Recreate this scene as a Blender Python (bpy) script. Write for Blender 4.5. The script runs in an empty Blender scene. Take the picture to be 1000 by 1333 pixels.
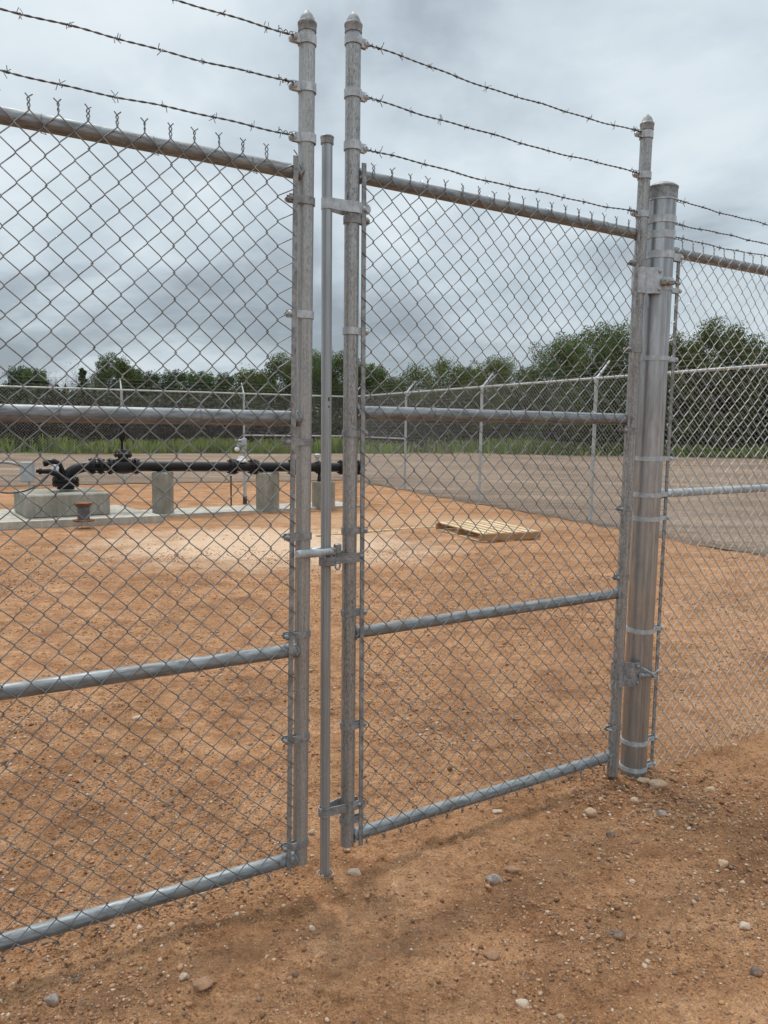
import bpy, math, random
import numpy as np
from mathutils import Vector, Matrix
from mathutils import noise as mnoise
R = math.radians
random.seed(7)
rng = np.random.default_rng(11)
scene = bpy.context.scene
col = scene.collection

# ------------------------------------------------------------------ camera
CAM_H, PITCH, ROLL = 1.5368, 0.1099, 0.014
cd = bpy.data.cameras.new('camera')
cam = bpy.data.objects.new('camera', cd)
col.objects.link(cam)
cd.sensor_fit = 'HORIZONTAL'
cd.sensor_width = 36.0
cd.lens = 36.0 * 1012.7 / 1000.0
cd.clip_start = 0.05
cd.clip_end = 3000
cam.matrix_world = Matrix.Translation((0, 0, CAM_H)) @ Matrix.Rotation(math.pi / 2 - PITCH, 4, 'X') @ Matrix.Rotation(ROLL, 4, 'Z')
scene.camera = cam

# ------------------------------------------------------------------ world and sun
SUN_EL, SUN_AZ = 62.0, -28.0      # azimuth from +Y, negative to the left
w = bpy.data.worlds.new('World')
scene.world = w
w.use_nodes = True
nt = w.node_tree
nt.nodes.clear()


def N(t, typ, **kw):
    n = t.nodes.new(typ)
    for k, v in kw.items():
        if k.startswith('i_'):
            n.inputs[k[2:].replace('_', ' ')].default_value = v
        else:
            setattr(n, k, v)
    return n


def vmath(t, op, a, b=None):
    n = t.nodes.new('ShaderNodeVectorMath')
    n.operation = op
    for i, v in enumerate((a, b)):
        if v is None:
            continue
        if isinstance(v, (tuple, list)):
            n.inputs[i].default_value = v
        else:
            t.links.new(v, n.inputs[i])
    return n.outputs[0]


def math_(t, op, a, b=None, clamp=False):
    n = t.nodes.new('ShaderNodeMath')
    n.operation = op
    n.use_clamp = clamp
    for i, v in enumerate((a, b)):
        if v is None:
            continue
        if isinstance(v, (int, float)):
            n.inputs[i].default_value = v
        else:
            t.links.new(v, n.inputs[i])
    return n.outputs[0]


def ramp(t, fac, stops):
    n = t.nodes.new('ShaderNodeValToRGB')
    e = n.color_ramp.elements
    while len(e) > 1:
        e.remove(e[-1])
    e[0].position = stops[0][0]
    e[0].color = (*stops[0][1], 1) if len(stops[0][1]) == 3 else stops[0][1]
    for p, c in stops[1:]:
        x = e.new(p)
        x.color = (*c, 1)
    t.links.new(fac, n.inputs[0])
    return n.outputs[0]


def mix(t, fac, a, b, mode='MIX'):
    n = t.nodes.new('ShaderNodeMix')
    n.data_type = 'RGBA'
    n.blend_type = mode
    for sock, v in ((n.inputs[0], fac), (n.inputs[6], a), (n.inputs[7], b)):
        if isinstance(v, (int, float)):
            sock.default_value = v
        elif isinstance(v, (tuple, list)):
            sock.default_value = (*v, 1)
        else:
            t.links.new(v, sock)
    return n.outputs[2]


def noise(t, vec, scale, detail=4, rough=.55, dist=0.0, out=0):
    n = t.nodes.new('ShaderNodeTexNoise')
    n.inputs['Scale'].default_value = scale
    n.inputs['Detail'].default_value = detail
    n.inputs['Roughness'].default_value = rough
    n.inputs['Distortion'].default_value = dist
    if vec is not None:
        t.links.new(vec, n.inputs['Vector'])
    return n.outputs[out]


sky = N(nt, 'ShaderNodeTexSky', sky_type='NISHITA', sun_disc=False, sun_elevation=R(SUN_EL), sun_rotation=R(SUN_AZ),
        air_density=1.2, dust_density=3.0, ozone_density=1.0)
tc = N(nt, 'ShaderNodeTexCoord')
sep = N(nt, 'ShaderNodeSeparateXYZ')
nt.links.new(tc.outputs['Generated'], sep.inputs[0])
zc = math_(nt, 'MAXIMUM', sep.outputs[2], 0.0)
zz = math_(nt, 'ADD', zc, 0.28)
cmb = N(nt, 'ShaderNodeCombineXYZ')
nt.links.new(math_(nt, 'DIVIDE', sep.outputs[0], zz), cmb.inputs[0])
nt.links.new(math_(nt, 'DIVIDE', sep.outputs[1], zz), cmb.inputs[1])
cmb.inputs[2].default_value = 3.7
pv = cmb.outputs[0]
n1 = noise(nt, pv, 0.95, 5, .5, .5)
n2 = noise(nt, vmath(nt, 'ADD', pv, (5.3, 1.2, 0)), 2.6, 5, .55, .3)
n3 = noise(nt, vmath(nt, 'ADD', pv, (1.7, 8.2, 0)), 7.0, 5, .6, .2)
cl = math_(nt, 'ADD', math_(nt, 'ADD', math_(nt, 'MULTIPLY', n1, .66), math_(nt, 'MULTIPLY', n2, .28)), math_(nt, 'MULTIPLY', n3, .08))
cl = math_(nt, 'ADD', math_(nt, 'MULTIPLY', cl, 1.45), -.235)
# clouds: heavier banks low down, paler overhead
lift = math_(nt, 'MULTIPLY', zc, .22)
cl = math_(nt, 'ADD', cl, lift)
K = 10.0
cloud = ramp(nt, cl, [(.36, (.26, .31, .355)), (.45, (.35, .41, .46)), (.53, (.47, .545, .60)), (.66, (.62, .69, .735)), (.84, (.74, .79, .82))])
cloudK = vmath(nt, 'SCALE', cloud)
# an overcast sky is brightest overhead
zen = N(nt, 'ShaderNodeMapRange', interpolation_type='SMOOTHSTEP')
nt.links.new(sep.outputs[2], zen.inputs[0])
zen.inputs[1].default_value = .42
zen.inputs[2].default_value = .95
zen.inputs[3].default_value = K
zen.inputs[4].default_value = K * 2.0
nt.links.new(zen.outputs[0], cloudK.node.inputs['Scale'])
skymix = mix(nt, 0.93, sky.outputs[0], cloudK)
bg = N(nt, 'ShaderNodeBackground')
nt.links.new(skymix, bg.inputs[0])
bg.inputs[1].default_value = 0.1
wo = N(nt, 'ShaderNodeOutputWorld')
nt.links.new(bg.outputs[0], wo.inputs[0])

sd = bpy.data.lights.new('sun', 'SUN')
sd.energy = 1.5
sd.angle = R(10)
sd.color = (1.0, .95, .87)
sun = bpy.data.objects.new('sun', sd)
col.objects.link(sun)
dvec = Vector((math.sin(R(SUN_AZ)) * math.cos(R(SUN_EL)), math.cos(R(SUN_AZ)) * math.cos(R(SUN_EL)), math.sin(R(SUN_EL))))
sun.rotation_euler = dvec.to_track_quat('Z', 'Y').to_euler()
sun.location = dvec * 30

vs = scene.view_settings
vs.view_transform = 'Standard'
vs.look = 'None'
vs.exposure = 0.25
vs.gamma = 1
vs.use_curve_mapping = False


# ------------------------------------------------------------------ pixel helpers (photo pixels 1000 x 1333)
def ray(x, y):
    X, Y = x - 500, y - 666.5
    cr, sr = math.cos(ROLL), math.sin(ROLL)
    U = X * cr + Y * sr
    V = -X * sr + Y * cr
    r, u = U / 1012.7, -V / 1012.7
    cp, sp = math.cos(PITCH), math.sin(PITCH)
    return Vector((r, cp + u * sp, -sp + u * cp))


def gp(x, y, z=0.0):
    d = ray(x, y)
    t = (z - CAM_H) / d.z
    return Vector((d.x * t, d.y * t, z))


def at(x, y, Y):
    d = ray(x, y)
    t = Y / d.y
    return Vector((d.x * t, Y, CAM_H + d.z * t))


# ------------------------------------------------------------------ mesh collector
class MB:
    def __init__(self):
        self.v = []
        self.f = []
        self.n = 0

    def add(self, vs, fs):
        self.v.extend(vs)
        n = self.n
        self.f.extend([tuple(i + n for i in f) for f in fs])
        self.n += len(vs)

    def box(self, c, s, rz=0.0, rx=0.0, ry=0.0):
        m = Matrix.Rotation(rz, 3, 'Z') @ Matrix.Rotation(ry, 3, 'Y') @ Matrix.Rotation(rx, 3, 'X')
        c = Vector(c)
        vs = [c + m @ Vector((x * s[0] / 2, y * s[1] / 2, z * s[2] / 2)) for x in (-1, 1) for y in (-1, 1) for z in (-1, 1)]
        self.add([tuple(v) for v in vs], [(0, 1, 3, 2), (4, 6, 7, 5), (0, 4, 5, 1), (2, 3, 7, 6), (0, 2, 6, 4), (1, 5, 7, 3)])

    def bbox(self, c, s, b=.01, rz=0.0, rx=0.0, ry=0.0):
        # box with chamfered vertical and top edges (24-vertex chamfer)
        m = Matrix.Rotation(rz, 3, 'Z') @ Matrix.Rotation(ry, 3, 'Y') @ Matrix.Rotation(rx, 3, 'X')
        c = Vector(c)
        hx, hy, hz = s[0] / 2, s[1] / 2, s[2] / 2
        rings = []
        for z, k in ((-hz, b), (-hz + b, 0), (hz - b, 0), (hz, b)):
            ring = []
            X, Y = hx - k, hy - k
            for (x, y) in ((X, Y - b), (X - b, Y), (-X + b, Y), (-X, Y - b), (-X, -Y + b), (-X + b, -Y), (X - b, -Y), (X, -Y + b)):
                ring.append(tuple(c + m @ Vector((x, y, z))))
            rings.append(ring)
        vs = [p for r in rings for p in r]
        fs = []
        for i in range(3):
            for j in range(8):
                a = i * 8 + j
                bb = i * 8 + (j + 1) % 8
                fs.append((a, bb, bb + 8, a + 8))
        fs.append(tuple(reversed(range(8))))
        fs.append(tuple(range(24, 32)))
        self.add(vs, fs)

    def tube(self, pts, r, sides=8, cap=True, closed=False):
        P = [Vector(p) for p in pts]
        n = len(P)
        rr = r if isinstance(r, (list, tuple)) else [r] * n
        vs = []
        prev = None
        for i in range(n):
            if closed:
                t = P[(i + 1) % n] - P[i - 1]
            else:
                t = P[min(i + 1, n - 1)] - P[max(i - 1, 0)]
            if t.length < 1e-9:
                t = Vector((0, 0, 1))
            t.normalize()
            if prev is None:
                a = Vector((0, 0, 1)) if abs(t.z) < .9 else Vector((1, 0, 0))
                u = t.cross(a).normalized()
            else:
                u = (prev - t * prev.dot(t))
                if u.length < 1e-6:
                    u = t.orthogonal()
                u.normalize()
            prev = u
            v = t.cross(u)
            for k in range(sides):
                an = 2 * math.pi * k / sides
                vs.append(tuple(P[i] + (u * math.cos(an) + v * math.sin(an)) * rr[i]))
        fs = []
        m = n if closed else n - 1
        for i in range(m):
            for k in range(sides):
                a = i * sides + k
                b = i * sides + (k + 1) % sides
                c = ((i + 1) % n) * sides + (k + 1) % sides
                d = ((i + 1) % n) * sides + k
                fs.append((a, b, c, d))
        if cap and not closed:
            fs.append(tuple(reversed(range(sides))))
            fs.append(tuple((n - 1) * sides + k for k in range(sides)))
        self.add(vs, fs)

    def lathe(self, prof, axis_o=(0, 0, 0), axis=(0, 0, 1), sides=20):
        # prof: (radius, distance along the axis)
        ax = Vector(axis).normalized()
        u = ax.orthogonal().normalized()
        v = ax.cross(u)
        o = Vector(axis_o)
        vs = []
        for r, h in prof:
            r = max(r, 1e-4)
            for k in range(sides):
                an = 2 * math.pi * k / sides
                vs.append(tuple(o + ax * h + (u * math.cos(an) + v * math.sin(an)) * r))
        fs = []
        for i in range(len(prof) - 1):
            for k in range(sides):
                a = i * sides + k
                b = i * sides + (k + 1) % sides
                fs.append((a, b, b + sides, a + sides))
        fs.append(tuple(reversed(range(sides))))
        fs.append(tuple((len(prof) - 1) * sides + k for k in range(sides)))
        self.add(vs, fs)

    def cyl(self, a, b, r, sides=16):
        self.tube([a, b], r, sides)

    def strap(self, path, z0, z1, th=.003, closed=False):
        # thin band following a path in xy, standing between z0 and z1
        P = [Vector(p) for p in path]
        n = len(P)
        off = []
        for i in range(n):
            t = P[min(i + 1, n - 1)] - P[max(i - 1, 0)]
            if closed:
                t = P[(i + 1) % n] - P[i - 1]
            t.normalize()
            off.append(Vector((-t.y, t.x)) * th)
        vs = []
        for p, o in zip(P, off):
            vs += [(p.x, p.y, z0), (p.x, p.y, z1), (p.x + o.x, p.y + o.y, z1), (p.x + o.x, p.y + o.y, z0)]
        fs = []
        for i in range(n if closed else n - 1):
            j = (i + 1) % n
            for k in range(4):
                k2 = (k + 1) % 4
                fs.append((i * 4 + k, i * 4 + k2, j * 4 + k2, j * 4 + k))
        if not closed:
            fs.append((0, 1, 2, 3))
            fs.append(((n - 1) * 4 + 3, (n - 1) * 4 + 2, (n - 1) * 4 + 1, (n - 1) * 4))
        self.add(vs, fs)

    def build(self, name, mat, parent=None, smooth=False, loc=(0, 0, 0), rz=0.0, autosmooth=None):
        me = bpy.data.meshes.new(name)
        me.from_pydata(self.v, [], self.f)
        me.materials.append(mat)
        me.validate()
        if smooth:
            me.shade_smooth()
            if autosmooth is None:
                autosmooth = 35
            try:
                me.set_sharp_from_angle(angle=R(autosmooth))
            except Exception:
                pass
        me.update()
        o = bpy.data.objects.new(name, me)
        col.objects.link(o)
        o.location = loc
        o.rotation_euler = (0, 0, rz)
        if parent:
            o.parent = parent
        return o


def np_mesh(name, V, F, mat, parent=None, smooth=False):
    V = np.asarray(V, dtype=np.float32)
    F = np.asarray(F, dtype=np.int32)
    me = bpy.data.meshes.new(name)
    me.vertices.add(len(V))
    me.vertices.foreach_set('co', V.ravel())
    k = F.shape[1]
    me.loops.add(F.size)
    me.loops.foreach_set('vertex_index', F.ravel())
    me.polygons.add(len(F))
    me.polygons.foreach_set('loop_start', np.arange(0, F.size, k, dtype=np.int32))
    me.polygons.foreach_set('loop_total', np.full(len(F), k, dtype=np.int32))
    if smooth:
        me.polygons.foreach_set('use_smooth', np.ones(len(F), dtype=bool))
    me.materials.append(mat)
    me.update(calc_edges=True)
    me.validate()
    o = bpy.data.objects.new(name, me)
    col.objects.link(o)
    if parent:
        o.parent = parent
    return o


def tag(o, label=None, cat=None, group=None, kind=None):
    if label:
        o['label'] = label
    if cat:
        o['category'] = cat
    if group:
        o['group'] = group
    if kind:
        o['kind'] = kind
    return o


def empty(name, loc, rz=0.0, label=None, cat=None, group=None):
    o = bpy.data.objects.new(name, None)
    o.empty_display_size = .1
    col.objects.link(o)
    o.location = loc
    o.rotation_euler = (0, 0, rz)
    return tag(o, label, cat, group)


# ------------------------------------------------------------------ materials
def newmat(name):
    m = bpy.data.materials.new(name)
    m.use_nodes = True
    t = m.node_tree
    t.nodes.clear()
    b = t.nodes.new('ShaderNodeBsdfPrincipled')
    o = t.nodes.new('ShaderNodeOutputMaterial')
    t.links.new(b.outputs[0], o.inputs[0])
    return m, t, b


def setv(t, sock, v):
    if isinstance(v, (int, float)):
        sock.default_value = v
    elif isinstance(v, (tuple, list)):
        sock.default_value = (*v, 1) if len(v) == 3 else v
    else:
        t.links.new(v, sock)


def bump(t, b, h, strength=.4, dist=.01):
    n = t.nodes.new('ShaderNodeBump')
    n.inputs['Strength'].default_value = strength
    n.inputs['Distance'].default_value = dist
    t.links.new(h, n.inputs['Height'])
    t.links.new(n.outputs[0], b.inputs['Normal'])


def mapping(t, scale=(1, 1, 1), coord='Object'):
    c = t.nodes.new('ShaderNodeTexCoord')
    m = t.nodes.new('ShaderNodeMapping')
    m.inputs['Scale'].default_value = scale
    t.links.new(c.outputs[coord], m.inputs[0])
    return m.outputs[0]


def galv(name, dark, light, stretch=(60, 60, 14), contrast=(.40, .60), rough=.5, metal=.75, streak=(150, 150, 1.2), streak_amt=.35, pits=0.0):
    m, t, b = newmat(name)
    v = mapping(t, stretch)
    a = noise(t, v, 1.0, 6, .68, .4)
    base = ramp(t, a, [(contrast[0], dark), (contrast[1], light)])
    v2 = mapping(t, streak)
    s = noise(t, v2, 1.0, 3, .5)
    sr = ramp(t, s, [(.35, (1 - streak_amt,) * 3), (.65, (1.0, 1.0, 1.0))])
    c = mix(t, 1.0, base, sr, 'MULTIPLY')
    if pits:
        # black flaked pits gathered in patches
        pn = noise(t, mapping(t, (280, 280, 90)), 1.0, 5, .65, .5)
        pm = noise(t, mapping(t, (34, 34, 7)), 1.0, 3, .6)
        k_ = math_(t, 'MULTIPLY', ramp(t, pn, [(.50, (0, 0, 0)), (.58, (1, 1, 1))]), ramp(t, pm, [(.42, (.12, .12, .12)), (.62, (1, 1, 1))]))
        c = mix(t, math_(t, 'MULTIPLY', k_, pits), c, (.03, .032, .032))
    # faint brown dirt film
    d = noise(t, mapping(t, (7, 7, 3)), 1.0, 4, .6)
    df = math_(t, 'MULTIPLY', ramp(t, d, [(.5, (0, 0, 0)), (.8, (1, 1, 1))]), .35)
    c = mix(t, df, c, (.20, .15, .11))
    setv(t, b.inputs['Base Color'], c)
    b.inputs['Metallic'].default_value = metal
    rv = ramp(t, a, [(.3, (rough + .15,) * 3), (.7, (rough - .08,) * 3)])
    t.links.new(rv, b.inputs['Roughness'])
    bump(t, b, a, .25, .002)
    return m


M = {}
M['post_left'] = galv('galvanised_post_mottled', (.30, .305, .30), (.50, .51, .50), (300, 300, 90), (.30, .62), .44, .65, (160, 160, 2.5), .22, .34)
M['post_flaky'] = galv('galvanised_post_flaky', (.25, .255, .255), (.50, .51, .51), (300, 300, 80), (.30, .62), .44, .65, (160, 160, 2.5), .26, .62)
M['rail'] = galv('galvanised_rail', (.18, .195, .205), (.34, .365, .38), (14, 60, 60), (.35, .62), .55, .55, (1.2, 160, 160), .25)
M['rod'] = galv('smooth_galvanised_pipe', (.36, .395, .42), (.48, .52, .55), (30, 30, 4), (.3, .7), .40, .6, (160, 160, .8), .35)
M['bigpost'] = galv('large_galvanised_post', (.36, .38, .395), (.52, .54, .555), (28, 28, 5), (.38, .62), .34, .85, (75, 75, .55), .30)
M['fitting'] = galv('zinc_fitting', (.38, .42, .45), (.54, .585, .62), (40, 40, 40), (.35, .6), .5, .35, (60, 60, 20), .2)
M['fitting_dark'] = galv('weathered_fitting', (.20, .21, .215), (.40, .415, .42), (50, 50, 50), (.35, .65), .55, .4, (60, 60, 20), .3)
M['wire'] = galv('galvanised_wire', (.20, .213, .22), (.35, .37, .38), (30, 30, 30), (.35, .65), .42, .72, (9, 9, 9), .3)
M['wire_pale'] = galv('bright_galvanised_wire', (.38, .40, .41), (.56, .59, .60), (30, 30, 30), (.35, .65), .42, .5, (9, 9, 9), .2)  # lighter wire colour for the fixed fence section
M['barb'] = galv('weathered_barbed_wire', (.10, .10, .10), (.26, .265, .27), (60, 60, 60), (.35, .65), .55, .6, (30, 30, 30), .3)
M['farmetal'] = galv('pale_galvanised_pipe', (.40, .42, .43), (.56, .59, .60), (5, 5, 5), (.3, .7), .5, .35, (20, 20, 2), .2)
M['farwire'] = galv('pale_galvanised_wire', (.36, .37, .37), (.52, .53, .53), (5, 5, 5), (.3, .7), .5, .35, (20, 20, 2), .2)


def m_black():
    m, t, b = newmat('black_enamel')
    n = noise(t, mapping(t, (6, 6, 6)), 1.0, 5, .6)
    setv(t, b.inputs['Base Color'], ramp(t, n, [(.4, (.004, .0045, .006)), (.75, (.012, .012, .014))]))
    setv(t, b.inputs['Roughness'], ramp(t, n, [(.3, (.28,) * 3), (.8, (.5,) * 3)]))
    b.inputs['Specular IOR Level'].default_value = .3
    bump(t, b, noise(t, mapping(t, (40, 40, 40)), 1.0, 3), .1, .002)
    return m


def m_concrete(name='cast_concrete', a=(.24, .23, .19), c=(.42, .40, .34)):
    m, t, b = newmat(name)
    n = noise(t, mapping(t, (3, 3, 3)), 1.0, 7, .65)
    n2 = noise(t, mapping(t, (60, 60, 60)), 1.0, 3, .6)
    base = ramp(t, n, [(.32, a), (.68, c)])
    base = mix(t, .35, base, ramp(t, n2, [(.35, (.35,) * 3), (.65, (1.0,) * 3)]), 'MULTIPLY')
    st = noise(t, mapping(t, (9, 9, .8)), 1.0, 4, .6)
    base = mix(t, .4, base, ramp(t, st, [(.42, (.55, .5, .42)), (.6, (1, 1, 1))]), 'MULTIPLY')
    setv(t, b.inputs['Base Color'], base)
    b.inputs['Roughness'].default_value = .9
    bump(t, b, n2, .4, .004)
    return m


def m_simple(name, c1, c2, scale=(8, 8, 8), rough=.8, metal=0.0, bs=.2, lo=.35, hi=.65):
    m, t, b = newmat(name)
    n = noise(t, mapping(t, scale), 1.0, 5, .62)
    setv(t, b.inputs['Base Color'], ramp(t, n, [(lo, c1), (hi, c2)]))
    b.inputs['Roughness'].default_value = rough
    b.inputs['Metallic'].default_value = metal
    bump(t, b, n, bs, .004)
    return m


M['black'] = m_black()
M['concrete'] = m_concrete()
M['slab'] = m_concrete('pale_slab_concrete', (.40, .37, .32), (.58, .55, .48))
M['rust'] = m_simple('rusty_steel', (.10, .03, .012), (.30, .12, .05), (20, 20, 20), .85, .2)
M['rusty_pipe'] = m_simple('grey_primer_pipe', (.07, .07, .08), (.15, .15, .16), (12, 12, 12), .7, .2)
M['darkrod'] = m_simple('dark_red_rod', (.03, .012, .012), (.07, .03, .028), (20, 20, 20), .7, .3)
M['greybox'] = m_simple('grey_painted_enclosure', (.30, .325, .345), (.40, .425, .44), (5, 5, 5), .5, .1, .05)
M['white'] = m_simple('white_plastic', (.62, .63, .62), (.78, .79, .78), (6, 6, 6), .45, 0, .05)
M['cable'] = m_simple('dark_rubber_cable', (.03, .03, .03), (.07, .065, .06), (12, 12, 12), .6)
M['glass'] = m_simple('pale_gauge_dial', (.45, .52, .58), (.6, .66, .7), (12, 12, 12), .2)


def m_wood(name, a, c, axis=1, scale=1.0):
    m, t, b = newmat(name)
    s = [22 * scale] * 3
    s[axis] = 1.4
    n = noise(t, mapping(t, tuple(s)), 1.0, 5, .6, .6)
    n2 = noise(t, mapping(t, (4, 4, 4)), 1.0, 2)
    base = mix(t, .4, ramp(t, n, [(.35, a), (.65, c)]), ramp(t, n2, [(.35, (.7, .62, .5)), (.65, (1, 1, 1))]), 'MULTIPLY')
    gi = t.nodes.new('ShaderNodeNewGeometry')
    base = mix(t, .5, base, ramp(t, gi.outputs['Random Per Island'], [(0, (.66, .6, .5)), (1, (1, 1, 1))]), 'MULTIPLY')
    setv(t, b.inputs['Base Color'], base)
    b.inputs['Roughness'].default_value = .8
    bump(t, b, n, .3, .003)
    return m


M['wood'] = m_wood('new_pine_boards', (.56, .40, .23), (.76, .60, .41))
M['wood_dark'] = m_wood('pine_stringer', (.30, .17, .08), (.50, .30, .15), axis=0)


def m_soil():
    m, t, b = newmat('orange_sandy_soil')
    c = t.nodes.new('ShaderNodeTexCoord')
    P = c.outputs['Object']
    s = t.nodes.new('ShaderNodeSeparateXYZ')
    t.links.new(P, s.inputs[0])
    big = noise(t, P, .55, 5, .6, .3)
    mid = noise(t, P, 3.2, 6, .65, .4)
    fine = noise(t, P, 26, 6, .7)
    grit = noise(t, P, 130, 3, .7)
    base = ramp(t, mid, [(.30, (.355, .178, .086)), (.5, (.49, .262, .132)), (.72, (.585, .345, .192))])
    tint = ramp(t, big, [(.32, (.74, .70, .66)), (.5, (.96, .96, .96)), (.68, (1.12, 1.12, 1.14))])
    base = mix(t, 1.0, base, tint, 'MULTIPLY')
    fn = ramp(t, fine, [(.28, (.55, .51, .48)), (.5, (1, 1, 1)), (.72, (1.22, 1.22, 1.24))])
    base = mix(t, 1.0, base, fn, 'MULTIPLY')
    base = mix(t, 1.0, base, ramp(t, grit, [(.28, (.38, .35, .33)), (.45, (.92, .91, .9)), (.58, (1.05, 1.05, 1.05)), (.72, (1.6, 1.6, 1.62))]), 'MULTIPLY')
    # dark crumbs and cracks between clods, crevice shade painted into the soil colour
    v1 = t.nodes.new('ShaderNodeTexVoronoi')
    v1.feature = 'DISTANCE_TO_EDGE'
    v1.inputs['Scale'].default_value = 30
    dv = noise(t, P, 12, 4, .7, 0, 1)
    t.links.new(mix(t, .06, P, dv, 'ADD'), v1.inputs['Vector'])
    crk = math_(t, 'MULTIPLY', ramp(t, v1.outputs['Distance'], [(.0, (1, 1, 1)), (.10, (0, 0, 0))]), ramp(t, noise(t, P, 4.5, 5, .7), [(.46, (0, 0, 0)), (.60, (1, 1, 1))]))
    base = mix(t, math_(t, 'MULTIPLY', crk, .5), base, (.15, .075, .04))
    rk = noise(t, mapping(t, (2.2, 7.5, 1)), 1.0, 6, .7, .5)
    base = mix(t, .75, base, ramp(t, rk, [(.32, (.66, .62, .60)), (.5, (1, 1, 1)), (.68, (1.22, 1.22, 1.22))]), 'MULTIPLY')
    # pale trampled sand in the middle of the compound: ellipse masks with noisy edges

    def blob(cx, cy, rx, ry, soft=.5, namt=.9):
        dx = math_(t, 'DIVIDE', math_(t, 'SUBTRACT', s.outputs[0], cx), rx)
        dy = math_(t, 'DIVIDE', math_(t, 'SUBTRACT', s.outputs[1], cy), ry)
        d = math_(t, 'SQRT', math_(t, 'ADD', math_(t, 'MULTIPLY', dx, dx), math_(t, 'MULTIPLY', dy, dy)))
        d = math_(t, 'ADD', d, math_(t, 'MULTIPLY', math_(t, 'SUBTRACT', noise(t, P, 1.3, 6, .7), .5), namt * 2))
        return math_(t, 'SUBTRACT', 1.0, math_(t, 'DIVIDE', math_(t, 'SUBTRACT', d, 1 - soft), soft * 2), True)
    pale = blob(-1.5, 9.9, 1.9, 1.5, .38, 1.0)
    base = mix(t, math_(t, 'MULTIPLY', pale, .9), base, (.74, .53, .37))
    pale2 = blob(.6, 12.6, 2.4, .9)
    base = mix(t, math_(t, 'MULTIPLY', pale2, .55), base, (.56, .37, .23))
    # damp streaks in front of the gate line, with the bottom rail's shadow painted in
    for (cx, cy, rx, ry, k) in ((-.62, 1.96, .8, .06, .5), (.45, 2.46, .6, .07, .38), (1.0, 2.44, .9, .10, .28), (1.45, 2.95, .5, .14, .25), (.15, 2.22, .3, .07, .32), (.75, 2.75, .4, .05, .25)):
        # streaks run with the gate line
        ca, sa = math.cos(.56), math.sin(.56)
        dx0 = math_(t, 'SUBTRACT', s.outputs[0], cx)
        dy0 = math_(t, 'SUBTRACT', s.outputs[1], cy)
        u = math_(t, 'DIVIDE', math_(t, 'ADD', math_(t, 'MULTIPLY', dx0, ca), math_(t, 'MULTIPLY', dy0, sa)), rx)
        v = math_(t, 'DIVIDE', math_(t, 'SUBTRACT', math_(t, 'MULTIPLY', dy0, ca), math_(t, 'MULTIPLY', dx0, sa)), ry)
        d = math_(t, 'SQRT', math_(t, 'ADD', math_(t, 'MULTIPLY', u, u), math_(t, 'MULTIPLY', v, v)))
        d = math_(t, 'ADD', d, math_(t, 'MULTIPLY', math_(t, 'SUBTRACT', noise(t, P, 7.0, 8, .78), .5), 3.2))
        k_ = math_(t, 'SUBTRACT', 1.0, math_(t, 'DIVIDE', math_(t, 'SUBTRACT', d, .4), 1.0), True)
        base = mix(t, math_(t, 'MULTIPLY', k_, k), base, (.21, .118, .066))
    # fine pale and dark grains
    vo = t.nodes.new('ShaderNodeTexVoronoi')
    vo.inputs['Scale'].default_value = 95
    t.links.new(P, vo.inputs['Vector'])
    gm = math_(t, 'LESS_THAN', vo.outputs['Distance'], .2)
    vs_ = t.nodes.new('ShaderNodeSeparateColor')
    t.links.new(vo.outputs['Color'], vs_.inputs[0])
    sel = math_(t, 'GREATER_THAN', vs_.outputs[0], .80)
    grain = ramp(t, vs_.outputs[1], [(0, (.14, .10, .075)), (.4, (.34, .2, .12)), (.6, (.55, .42, .30)), (1, (.70, .62, .52))])
    base = mix(t, math_(t, 'MULTIPLY', math_(t, 'MULTIPLY', gm, sel), .8), base, grain)
    setv(t, b.inputs['Base Color'], base)
    b.inputs['Roughness'].default_value = .95
    b.inputs['Specular IOR Level'].default_value = .2
    h = math_(t, 'ADD', math_(t, 'MULTIPLY', noise(t, P, 14, 6, .72), .7), math_(t, 'ADD', math_(t, 'MULTIPLY', fine, .45), math_(t, 'MULTIPLY', grit, .14)))
    bump(t, b, h, 1.0, .06)
    return m


def m_gravel():
    m, t, b = newmat('brown_grey_gravel')
    c = t.nodes.new('ShaderNodeTexCoord')
    P = c.outputs['Object']
    big = noise(t, P, .25, 5, .6, .4)
    st = noise(t, mapping(t, (.08, .9, 1)), 1.0, 5, .6, .5)
    fine = noise(t, P, 9, 6, .75)
    base = ramp(t, big, [(.3, (.185, .128, .088)), (.5, (.25, .178, .125)), (.7, (.35, .255, .185))])
    base = mix(t, .55, base, ramp(t, st, [(.35, (.68, .66, .64)), (.62, (1.25, 1.2, 1.15))]), 'MULTIPLY')
    base = mix(t, 1.0, base, ramp(t, fine, [(.3, (.5, .48, .46)), (.7, (1.4, 1.4, 1.4))]), 'MULTIPLY')
    tk = noise(t, mapping(t, (.05, 2.2, 1)), 1.0, 4, .6, .8)
    base = mix(t, .7, base, ramp(t, tk, [(.40, (.72, .70, .68)), (.5, (1, 1, 1)), (.62, (1.3, 1.26, 1.22))]), 'MULTIPLY')
    setv(t, b.inputs['Base Color'], base)
    b.inputs['Roughness'].default_value = .95
    bump(t, b, fine, 1.0, .08)
    return m


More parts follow.
